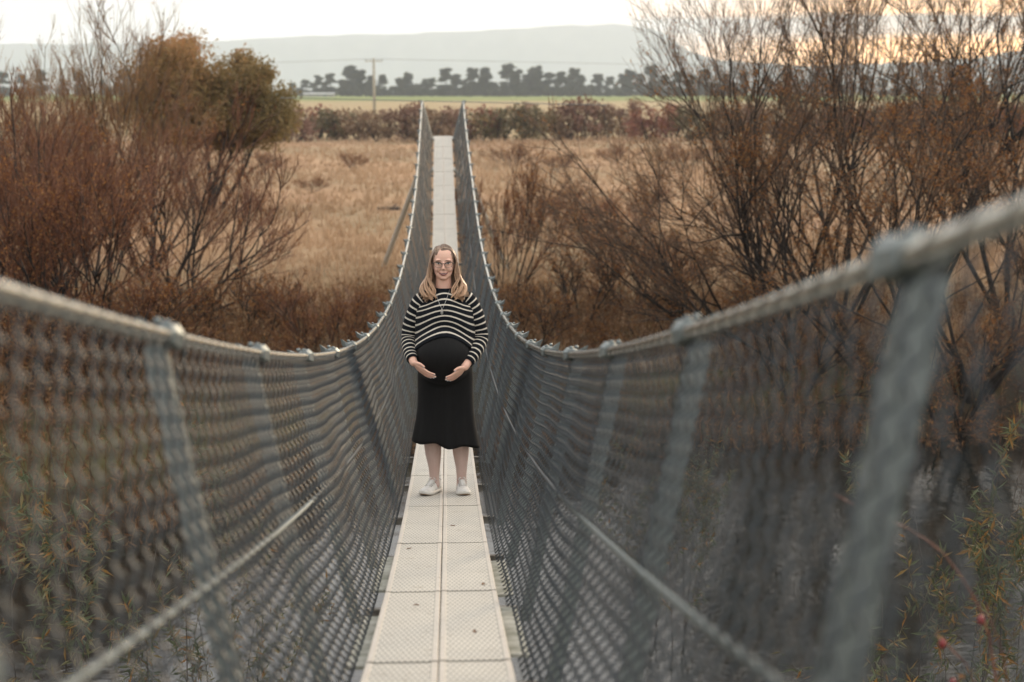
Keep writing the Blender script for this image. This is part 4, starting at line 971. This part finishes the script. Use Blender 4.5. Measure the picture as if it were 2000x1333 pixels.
# reddish clumps out in the meadow
for i, (px, y, s_, where) in enumerate([(1000, 100, .55, 'just right of the bridge'), (1095, 92, .42, 'second from the bridge on the right'), (1205, 104, .5, 'third from the bridge on the right'), (1335, 96, .6, 'behind the right willows'), (690, 98, .4, 'left of the bridge near the log'), (520, 94, .5, 'beside the left thicket'), (612, 76, .28, 'in the middle of the left meadow'), (890, 118, .4, 'seen between the far rails')]):
    o = place(scA, used, PX(px, y), y, i * 1.1, (s_ * 1.6, s_), 'low reddish clump out in the dry meadow, ' + where, 'bush', 'low clumps in the dry meadow')

# near willow saplings with long green leaves, rising from the water beside the bridge
def sapling(seed, height, nst, nleaf):
    g = np.random.default_rng(seed); root = empty('willow_sapling')
    az = g.random(nst) * 6.28; tl = np.radians(4 + 16 * g.random(nst))
    P0 = np.stack([np.cos(az) * 0.5 * g.random(nst), np.sin(az) * 0.4 * g.random(nst), np.full(nst, -0.3)], -1)
    A = grow(P0, np.stack([np.sin(tl) * np.cos(az), np.sin(tl) * np.sin(az), np.cos(tl)], -1), height * (0.6 + 0.45 * g.random(nst)), 8, 0.07, 0.03, g)
    B, tb, _ = branch(A, 7, 30, 0.30, g, 5, 0.10, 0.02, 0.3)
    mb = MB(); mb.add(*tubes(A, taper(nst, 8, 0.009, 0.003), 5)); mb.build('stems', bark_grey, root, True)
    mt = MB(); V, F = tubes(B, taper(len(B), 5, 0.0032, 0.0014), 3, False); mt.add(V, F, np.repeat(g.random(len(B)), 15)); tag(mt.build('twigs', twig_brown, root, False, 'val'), kind='stuff')
    V, F, val = leaves(B, nleaf, 0.11, 0.18, g, 0.45, 0.1); ml = MB(); ml.add(V, F, val); tag(ml.build('leaves', leaf_green, root, False, 'val'), kind='stuff')
    return root
spA = sapling(61, 4.0, 10, 2600); spB = sapling(62, 3.6, 9, 2200)
for src, x, y, rz, s_, lab in [(spA, -3.0, 10.6, 0.4, 1.0, 'green-leaved willow sapling behind the left wire at the photo edge'),
                          (spB, -2.1, 11.8, 2.0, 0.82, 'smaller green-leaved willow sapling behind the left wire nearer the woman'),
                          (spB, 3.5, 10.0, 1.0, 0.92, 'green-leaved willow sapling behind the right wire beside the thick post'),
                          (spA, 4.6, 11.0, 3.0, 1.0, 'green-leaved willow sapling at the right edge behind the wire'),
                          (spA, 2.6, 15.5, 4.6, 0.72, 'sparse willow sapling in the river seen through the right wire')]:
    o = src if src not in used else copy_tree(src); used.add(src)
    o.location = (x, y, max(float(ground_z(x, y)), -1.4)); o.rotation_euler = (0, 0, rz); o.scale = (s_,) * 3
    tag(o, lab, 'willow sapling', 'willow saplings beside the bridge')

# rose briar with red hips, close on the right
briar = empty('rose_briar', (1.55, 3.75, -0.78)); tag(briar, 'thin rose briar with three red hips behind the right wire, bottom right corner', 'briar')
hip_m = mottled('rose_hip', (0.16, 0.016, 0.022), (0.24, 0.03, 0.03), 30, 0.35)
stem_m = mottled('briar_stem', (0.14, 0.05, 0.035), (0.24, 0.10, 0.06), 20, 0.6)
def bl(*p): return np.array(p) - np.array((1.55, 3.75, -0.9))
MB().tube(catmull([bl(1.9, 3.9, -1.2), bl(1.75, 3.8, 1.2), bl(1.60, 3.75, 3.2), bl(1.42, 3.7, 3.78), bl(1.05, 3.65, 4.02)], 24), np.linspace(0.006, 0.002, 24), 5).build('stem', stem_m, briar, True)
MB().tube(catmull([bl(1.68, 3.77, 2.4), bl(1.52, 3.7, 3.35), bl(1.36, 3.62, 3.62)], 12), np.linspace(0.004, 0.002, 12), 5).build('stem', stem_m, briar, True)
MB().tube(catmull([bl(1.62, 3.76, 3.0), bl(1.56, 3.66, 3.48), bl(1.47, 3.6, 3.70)], 12), np.linspace(0.003, 0.0015, 12), 5).build('stem', stem_m, briar, True)
for p in ((1.36, 3.62, 3.60), (1.455, 3.6, 3.675), (1.41, 3.66, 3.47)):
    MB().ellipsoid(bl(*p), (0.010, 0.010, 0.014), 12, 8).build('rose_hip', hip_m, briar, True)
V, F, val = leaves(np.array([[bl(1.62, 3.76, 3.0), bl(1.56, 3.66, 3.48), bl(1.47, 3.6, 3.70)], [bl(1.68, 3.77, 2.4), bl(1.52, 3.7, 3.35), bl(1.36, 3.62, 3.62)]]), 6, 0.035, 0.4, vr)
mb = MB(); mb.add(V, F, val); mb.build('leaves', leaf_rust, briar, False, 'val')

# undergrowth: reeds and dead stems along the far bank
def stems(n, xr, yfun, hr, g, nl, lsize, lean=0.25):
    x = xr[0] + (xr[1] - xr[0]) * g.random(n); y = yfun(x, g.random(n)); z = ground_z(x, y)
    keep = g.random(n) < (0.35 + 0.9 * vnoise(x, y, 0.5, 4)); x, y, z = x[keep], y[keep], z[keep]; m = len(x)
    D = np.stack([g.normal(0, lean, m), g.normal(0, lean, m), np.ones(m)], -1)
    h = (hr[0] + (hr[1] - hr[0]) * g.random(m)) * (0.6 + 0.8 * vnoise(x, y, 0.35, 9))
    P = grow(np.stack([x, y, z - 0.05], -1), D, h, 4, 0.09, 0.0, g)
    V, F = tubes(P, taper(m, 4, 0.006, 0.002), 3, False); V2, F2, val2 = leaves(P, m * nl, lsize, 0.2, g, 0.25, 0.2)
    return (V, F, np.repeat(g.random(m), 12)), (V2, F2, val2)
reed_m = leafmat('dead_stem', [(0.0, (0.085, 0.040, 0.022)), (0.4, (0.17, 0.083, 0.038)), (0.8, (0.28, 0.145, 0.065)), (1.0, (0.31, 0.20, 0.10))], 0.7, 0.25)
g = np.random.default_rng(71); mbS, mbL = MB(), MB()
for n, xr, yo, hr, nl, ls in ((3600, (-10.5, -0.75), (0.2, 12.0), (0.7, 1.6), 7, 0.11), (3600, (0.75, 13.0), (0.2, 11.0), (0.5, 1.3), 8, 0.11), (900, (-9, 12), (-0.6, 1.2), (0.4, 0.9), 6, 0.12)):
    a, b = stems(n, xr, lambda x, r, yo=yo: bank_far(x) + yo[0] + (yo[1] - yo[0]) * r, hr, g, nl, ls); mbS.add(*a); mbL.add(*b)
o = mbS.build('undergrowth', reed_m, None, False, 'val'); tag(o, 'rust and tan dead stems crowding the far river bank', 'undergrowth', kind='stuff')
o2 = mbL.build('undergrowth_leaves', reed_m, None, False, 'val'); tag(o2, 'withered rust leaves of the bank undergrowth', 'undergrowth', kind='stuff')

# dry meadow grass
g = np.random.default_rng(81); n = 42000
d = 27 + 135 * g.random(n) ** 1.6; xx = (g.random(n) - 0.5) * (d * 0.98 + 6) + 0.13 * d
zz_ = ground_z(xx, d); dens = vnoise(xx, d, 0.08, 6) + 0.4 * vnoise(xx, d, 0.5, 7); keep = (g.random(n) < 0.35 + 0.6 * dens) & (d > bank_far(xx) + 3.5); xx, d, zz_ = xx[keep], d[keep], zz_[keep]; n = len(xx)
hh = (0.22 + 0.34 * g.random(n)) * (0.6 + 0.8 * vnoise(xx, d, 0.12, 12)); bw = 0.010 + d * 0.00045
V = []; val = []
base_p = np.stack([xx, d, zz_ - 0.03], -1); tv = np.clip(0.25 + 0.6 * vnoise(xx, d, 0.07, 13) + 0.3 * (g.random(n) - 0.5), 0, 1)
for j in range(4):
    a = g.random(n) * 6.28; off = np.stack([np.cos(a) * 0.09, np.sin(a) * 0.09, np.zeros(n)], -1); ln = np.stack([g.normal(0, 0.28, n), g.normal(0, 0.28, n), np.ones(n)], -1)
    b = base_p + off * g.random(n)[:, None] * 2; w = np.stack([np.cos(a + 1.5), np.sin(a + 1.5), np.zeros(n)], -1) * bw[:, None]
    V.append(np.stack([b - w, b + w, b + ln * hh[:, None] * (0.7 + 0.5 * g.random(n))[:, None]], 1)); val.append(np.repeat(np.clip(tv + 0.15 * g.normal(0, 1, n), 0, 1), 3))
V = np.concatenate(V).reshape(-1, 3); me = mesh_np('dry_grass', V, [np.arange(len(V)).reshape(-1, 3)], False, {'val': np.concatenate(val)})
grass_m = leafmat('dry_grass', [(0.0, (0.31, 0.225, 0.14)), (0.3, (0.39, 0.275, 0.175)), (0.6, (0.46, 0.325, 0.21)), (1.0, (0.52, 0.385, 0.26))], 0.8, 0.25)
tag(link('dry_grass', me, None, grass_m), 'tan dry grass over the whole meadow', 'grass', kind='stuff')

# fallen log in the meadow
log = empty('fallen_log', (PX(760, 66), 66, float(ground_z(PX(760, 66), 66)) + 0.35), 0.15); tag(log, 'grey fallen log lying in the meadow left of the bridge', 'log')
MB().tube(catmull([(-0.55, 0, 0.02), (-0.2, 0.02, 0.0), (0.2, 0, -0.02), (0.5, 0.03, 0.0)], 10), np.linspace(0.07, 0.10, 10), 8).build('trunk', bark_grey, log, True)
MB().tube([(0.1, 0, 0), (0.3, -0.1, 0.2)], 0.03, 6).build('stub', bark_grey, log)
log.location.z -= 0.28

# ------------------------------------------------------------------ leafy crowns (clumps of leaf faces)
def crown(centers, radii, per, size, g, aspect=0.7):
    V = []; val = []
    for (c, r) in zip(centers, radii):
        m = int(per * (r[0] * r[1] * r[2]) ** 0.5 / 1.0) + 6
        d = unit(g.normal(0, 1, (m, 3))); rr = g.random(m) ** 0.45
        p = np.asarray(c) + d * rr[:, None] * np.asarray(r) * (0.85 + 0.3 * g.random(m))[:, None]
        a = unit(g.normal(0, 1, (m, 3)) + np.array([0, 0, -0.2])); b = unit(np.cross(a, g.normal(0, 1, (m, 3)))); s_ = (size * (0.6 + 0.8 * g.random(m)))[:, None]
        V.append(np.stack([p - a * s_ * .5, p + b * s_ * aspect * .5, p + a * s_ * .5, p - b * s_ * aspect * .5], 1).reshape(-1, 3))
        val.append(np.repeat(np.clip(g.random() * 0.5 + 0.5 * g.random(m), 0, 1), 4))
    V = np.concatenate(V); return V, [np.arange(len(V)).reshape(-1, 4)], np.concatenate(val)
# tall green and rust tree behind the left thicket
g = np.random.default_rng(91); tr = empty('autumn_tree'); H = 9.0
A = grow(np.array([[0, 0, -0.3]] * 5) + g.normal(0, 0.2, (5, 3)) * [1, 1, 0], np.array([[0, 0, 1], [0.45, 0.1, 1], [-0.45, 0.2, 1], [0.2, -0.4, 1], [0.7, 0.1, 0.8]]), np.array([7.0, 6.6, 6.6, 6.5, 6.0]), 9, 0.08, 0.05, g)
B, tb, _ = branch(A, 10, 42, 0.42, g, 6, 0.12, 0.03, 0.3); Cc, tcx, _ = branch(B, 7, 36, 0.5, g, 4, 0.1, 0.05, 0.25)
mb = MB(); mb.add(*tubes(A, taper(5, 9, 0.13, 0.02), 7)); mb.add(*tubes(B, taper(len(B), 6, 0.03, 0.008), 4)); mb.add(*tubes(Cc, taper(len(Cc), 4, 0.01, 0.005), 3)); mb.build('trunk', bark_dark, tr, True)
ends = np.concatenate([Cc[:, -1], Cc[:, 2], B[:, -1]])
dd = unit(g.normal(0, 1, (240, 3))); dd[:, 2] = np.abs(dd[:, 2]) * 1.0 - 0.25
dome = np.array([-0.1, 0, 4.5]) + dd * (0.45 + 0.55 * g.random(240))[:, None] * np.array([2.9, 2.3, 4.2]); dome[:, 0] -= 0.36 * (dome[:, 2] - 4.0)
ends = np.concatenate([ends[(ends[:, 2] < 7.6) & (ends[:, 2] > 3.2)], dome])
rad = np.stack([0.36 + 0.25 * g.random(len(ends))] * 3, -1)
V, F, val = crown(ends, rad * 1.25, 150, 0.14, g); mb = MB()
mb.add(V, F, np.clip(val * 0.75 + 0.45 * smooth(5.0, 9.0, V[:, 2]) - 0.25 * smooth(-0.5, 3, V[:, 0]) + 0.05, 0, 1)); mb.build('crown', leaf_autumn, tr, False, 'val')
tr.location = (PX(410, 62), 62, float(ground_z(PX(410, 62), 62)) - 0.1); tr.scale = (0.98, 0.95, 0.98); tr.rotation_euler = (0, 0, 0.3)
tag(tr, 'tall leafy tree turning green to rust behind the left thicket', 'tree')

words = ['first', 'second', 'third', 'fourth', 'fifth', 'sixth', 'seventh', 'eighth', 'ninth', 'tenth', 'eleventh', 'twelfth', 'thirteenth', 'fourteenth', 'fifteenth', 'sixteenth', 'seventeenth', 'eighteenth', 'nineteenth', 'twentieth', 'twenty-first', 'twenty-second', 'twenty-third', 'twenty-fourth']
def ordw(k):
    if k < 20: return words[k]
    t_, u_ = divmod(k + 1, 10); tens = {2: 'twenty', 3: 'thirty', 4: 'forty', 5: 'fifty', 6: 'sixty'}[t_]
    return tens + ('-' + words[u_ - 1] if u_ else '').replace('-', '-') if u_ else {2: 'twentieth', 3: 'thirtieth', 4: 'fortieth', 5: 'fiftieth', 6: 'sixtieth'}[t_]
# hedgerow beyond the meadow
hedge_mats = [leafmat('hedge_brown', [(0.0, (0.116, 0.070, 0.056)), (0.6, (0.232, 0.132, 0.093)), (1.0, (0.310, 0.202, 0.139))], 0.8, 0.15),
              leafmat('hedge_tan', [(0.0, (0.13, 0.085, 0.055)), (0.6, (0.22, 0.145, 0.09)), (1.0, (0.29, 0.20, 0.125))], 0.8, 0.15),
              leafmat('hedge_olive', [(0.0, (0.078, 0.071, 0.040)), (0.6, (0.155, 0.132, 0.070)), (1.0, (0.279, 0.178, 0.078))], 0.8, 0.15),
              leafmat('hedge_red', [(0.0, (0.124, 0.056, 0.046)), (0.6, (0.248, 0.101, 0.070)), (1.0, (0.341, 0.171, 0.093))], 0.8, 0.15)]
def hedge_bush(k):
    g = np.random.default_rng(100 + k); root = empty('hedge_bush'); ns = 6
    az = g.random(ns) * 6.28; tl = np.radians(8 + 30 * g.random(ns))
    A = grow(np.stack([np.cos(az) * 0.5, np.sin(az) * 0.4, np.full(ns, -0.2)], -1), np.stack([np.sin(tl) * np.cos(az), np.sin(tl) * np.sin(az), np.cos(tl)], -1), 2.6 + 1.0 * g.random(ns), 6, 0.08, 0.05, g)
    mb = MB(); mb.add(*tubes(A, taper(ns, 6, 0.08, 0.03), 5)); mb.build('trunk', bark_dark, root, True)
    nc = 20; c = np.stack([g.normal(0, 1.15, nc), g.normal(0, 0.8, nc), 0.6 + 2.9 * g.random(nc)], -1); c[:, 2] -= 0.22 * np.abs(c[:, 0]) ** 1.3
    r = np.stack([0.65 + 0.5 * g.random(nc), 0.6 + 0.4 * g.random(nc), 0.55 + 0.45 * g.random(nc)], -1)
    mb = MB(); mb.add(*crown(c, r, 75, 0.30, g)); mb.build('crown', hedge_mats[k % 4], root, False, 'val'); return root
hb = [hedge_bush(k) for k in range(6)]
hr_ = random.Random(8); px = 470; i = 0; hedge_x = []
while px < 2080:
    y = 160 + hr_.uniform(-4, 9); hedge_x.append((px, y)); px += hr_.uniform(36, 56)
for i, (px, y) in enumerate(hedge_x):
    side = 'left of the bridge' if px < 815 else ('right of the bridge' if px > 915 else 'behind the far rail ends')
    o = place(hb[(i * 5 + i // 6) % 6], used, PX(px, y), y, hr_.uniform(0, 6.28), (hr_.uniform(1.0, 1.4), hr_.uniform(0.95, 1.22)), 'x', 'bush', 'bushes of the brown hedgerow beyond the meadow')
    nL = sum(1 for q, _ in hedge_x if q < px and (q < 815) == (px < 815) and (q > 915) == (px > 915)) + 1
    o['label'] = 'brown bush of the far hedgerow, %s from the left, %s' % (ordw(nL - 1), side)
# second row of small dark bushes against the green paddock
for i, (px, y, s_, lab) in enumerate([(880, 200, .62, 'small dark bush above the hedgerow, between the far rail tops'), (965, 205, .75, 'dark bush above the hedgerow just right of the far rail top'), (1020, 215, .85, 'widest dark bush above the hedgerow right of the bridge'), (1090, 210, .6, 'lone round dark bush against the green paddock'), (1130, 205, .45, 'smallest dark bush against the paddock, before the willow'), (620, 190, .5, 'low dark bush above the hedgerow left of the pole')]):
    o = place(hb[2 if i % 2 else 4], used, PX(px, y), y, i * 1.3, (s_ * 1.3, s_ * 1.15), lab, 'bush', 'dark bushes above the hedgerow')

# far pines
pine_m = leafmat('pine_foliage', [(0.0, (0.022, 0.034, 0.026)), (0.6, (0.050, 0.062, 0.042)), (1.0, (0.085, 0.092, 0.06))], 0.8, 0.1)
def pine(k):
    g = np.random.default_rng(200 + k); root = empty('pine_tree'); H = 15.0
    A = grow(np.array([[0, 0, -0.5]]), np.array([[g.normal(0, .06), 0, 1]]), np.array([H * 0.92]), 9, 0.03, 0.02, g)
    B, tb, _ = branch(A, 16, 55, 0.26, g, 5, 0.08, 0.05, 0.38)
    mb = MB(); mb.add(*tubes(A, taper(1, 9, 0.34, 0.08), 7)); mb.add(*tubes(B, taper(len(B), 5, 0.12, 0.04), 4)); mb.build('trunk', bark_dark, root, True)
    style = k % 3
    c = np.concatenate([B[:, -1], A[0, 6:]]); n = len(c)
    r = np.stack([1.5 + 1.2 * g.random(n), 1.4 + 0.9 * g.random(n), (0.55 if style == 0 else 0.9) + 0.5 * g.random(n)], -1)
    if True:
        c2 = np.stack([g.normal(0, 2.6, 20), g.normal(0, 1.2, 20), 1.2 + (5.5 if style else 3.5) * g.random(20)], -1); c = np.concatenate([c, c2]); r = np.concatenate([r, np.full((20, 3), 2.0)])
    mb = MB(); mb.add(*crown(c, r, 190, 0.60, g)); mb.build('crown', pine_m, root, False, 'val'); return root
pn = [pine(k) for k in range(7)]
tops = [(575, 165), (598, 158), (622, 150), (648, 147), (680, 136), (706, 142), (728, 152), (752, 152), (778, 157), (800, 146), (826, 158), (846, 155), (872, 137), (893, 148), (920, 139), (951, 138), (970, 165), (988, 133), (1012, 142), (1032, 140), (1052, 134), (1072, 145), (1098, 143), (1118, 140), (1140, 152), (1165, 150), (1190, 155), (1215, 150), (1232, 142), (1276, 132), (1300, 150), (1325, 142), (1352, 148), (1385, 142), (1420, 150), (1455, 146), (1500, 152), (1545, 148), (1590, 150), (1640, 146), (1700, 150), (1760, 146), (1830, 150), (1900, 140), (1960, 138), (520, 150), (470, 145), (400, 140), (330, 145), (250, 140), (170, 146), (90, 140), (20, 144)]
tops = sorted(tops)
front = set(tops)
tops = sorted(tops + [((a_[0] + b_[0]) / 2 + 3, max(a_[1], b_[1]) + 8 + (k_ * 7) % 9) for k_, (a_, b_) in enumerate(zip(tops[:-1], tops[1:]))])
for i, (px, py) in enumerate(tops):
    y = (930 if (px, py) in front else 1010) + ((i * 37) % 60) - 30; gz = 3.0; h = (190 - py) / 2778.0 * y
    x = PX(px, y)
    o = place(pn[(i * 3 + i // 7) % 7], used, x, y, i * 2.1, (max(0.75, h / 15.0 * 1.08), h / 14.6), 'x', 'tree', 'dark trees of the far shelterbelt')
    zone = 'left of the power pole' if px < 728 else ('between power pole and bridge' if px < 866 else ('between bridge and right willows' if px < 1290 else 'seen through the right willows'))
    z0 = [0, 728, 866, 1290, 9999]; zi = 0 if px < 728 else 1 if px < 866 else 2 if px < 1290 else 3
    k = sum(1 for q, _ in tops if z0[zi] <= q < px)
    o['label'] = 'far dark tree, %s from left of those %s' % (ordw(k), zone)

# power pole beyond the hedgerow
yp = 300; pole = empty('power_pole', (PX(732, yp), yp, float(ground_z(PX(732, yp), yp)) - 0.3)); tag(pole, 'pale wooden power pole with one crossarm before the far shelterbelt', 'pole')
polem = mottled('pale_timber', (0.30, 0.28, 0.22), (0.42, 0.39, 0.32), 3, 0.9)
Hp = 5.2 + (182 - 117) / 2778 * yp - float(pole.location.z)
MB().tube([(0, 0, 0), (0, 0, Hp)], [0.34, 0.24], 10).build('mast', polem, pole, True)
MB().box((0, -0.05, Hp - 0.55), (3.6, 0.16, 0.18)).build('crossarm', polem, pole)
for q in (-1.7, -0.8, 0.8, 1.7): MB().tube([(q, -0.05, Hp - 0.46), (q, -0.05, Hp - 0.1)], [0.06, 0.09], 6).build('insulator', steel, pole)
wires = empty('power_line', (0, 0, 0)); tag(wires, 'thin overhead wires running from the power pole across the plain', 'power line')
for q in (-1.7, 1.7):
    a = Vector(pole.location) + Vector((q, -0.05, Hp - 0.1))
    for e in (Vector((-210, 380, 9.5)), Vector((260, 330, 10))):
        MB().tube([tuple(a.lerp(e, u) - Vector((0, 0, 3.0 * u * (1 - u)))) for u in np.linspace(0, 1, 12)], 0.02, 3).build('wire', steel, wires)
# low sheds by the shelterbelt
shed_w = mottled('white_sheet_roof', (0.34, 0.34, 0.33), (0.42, 0.42, 0.40), 0.5, 0.6)
shed_g = mottled('grey_shed_wall', (0.22, 0.22, 0.21), (0.32, 0.31, 0.29), 0.5, 0.8)
for px, y, w, lab in ((1622, 860, 17, 'long low white-roofed shed seen through the right willows'), (625, 860, 18, 'long low pale-roofed shed left of the power pole')):
    sh = empty('farm_shed', (PX(px, y), y, float(ground_z(PX(px, y), y)))); tag(sh, lab, 'shed')
    MB().box((0, 0, 0.8), (w, 5, 1.6)).build('wall', shed_g, sh)
    mb = MB(); pr = [(-2.8, 1.6), (0, 2.35), (2.8, 1.6), (2.8, 1.72), (0, 2.5), (-2.8, 1.72)]
    mb.loft([[(-w / 2 - .3, a, b) for a, b in pr], [(w / 2 + .3, a, b) for a, b in pr]]); mb.build('roof', shed_w, sh)
    MB().box((w * 0.2, -2.52, 0.7), (2.2, 0.06, 1.4)).build('door', steel, sh)

# ------------------------------------------------------------------ haze over the plain
hzb = MB().box((0, 3450, 173), (11200, 9100, 358)).mesh('haze')
hm = bpy.data.materials.new('haze'); hm.use_nodes = True; hm.node_tree.nodes.clear()
pv = hm.node_tree.nodes.new('ShaderNodeVolumePrincipled'); ho = hm.node_tree.nodes.new('ShaderNodeOutputMaterial')
pv.inputs['Color'].default_value = (0.82, 0.895, 1.0, 1); pv.inputs['Density'].default_value = 0.00020; pv.inputs['Anisotropy'].default_value = 0.2
hm.node_tree.links.new(pv.outputs[0], ho.inputs['Volume'])
ho_ = link('haze', hzb, None, hm); tag(ho_, kind='stuff')
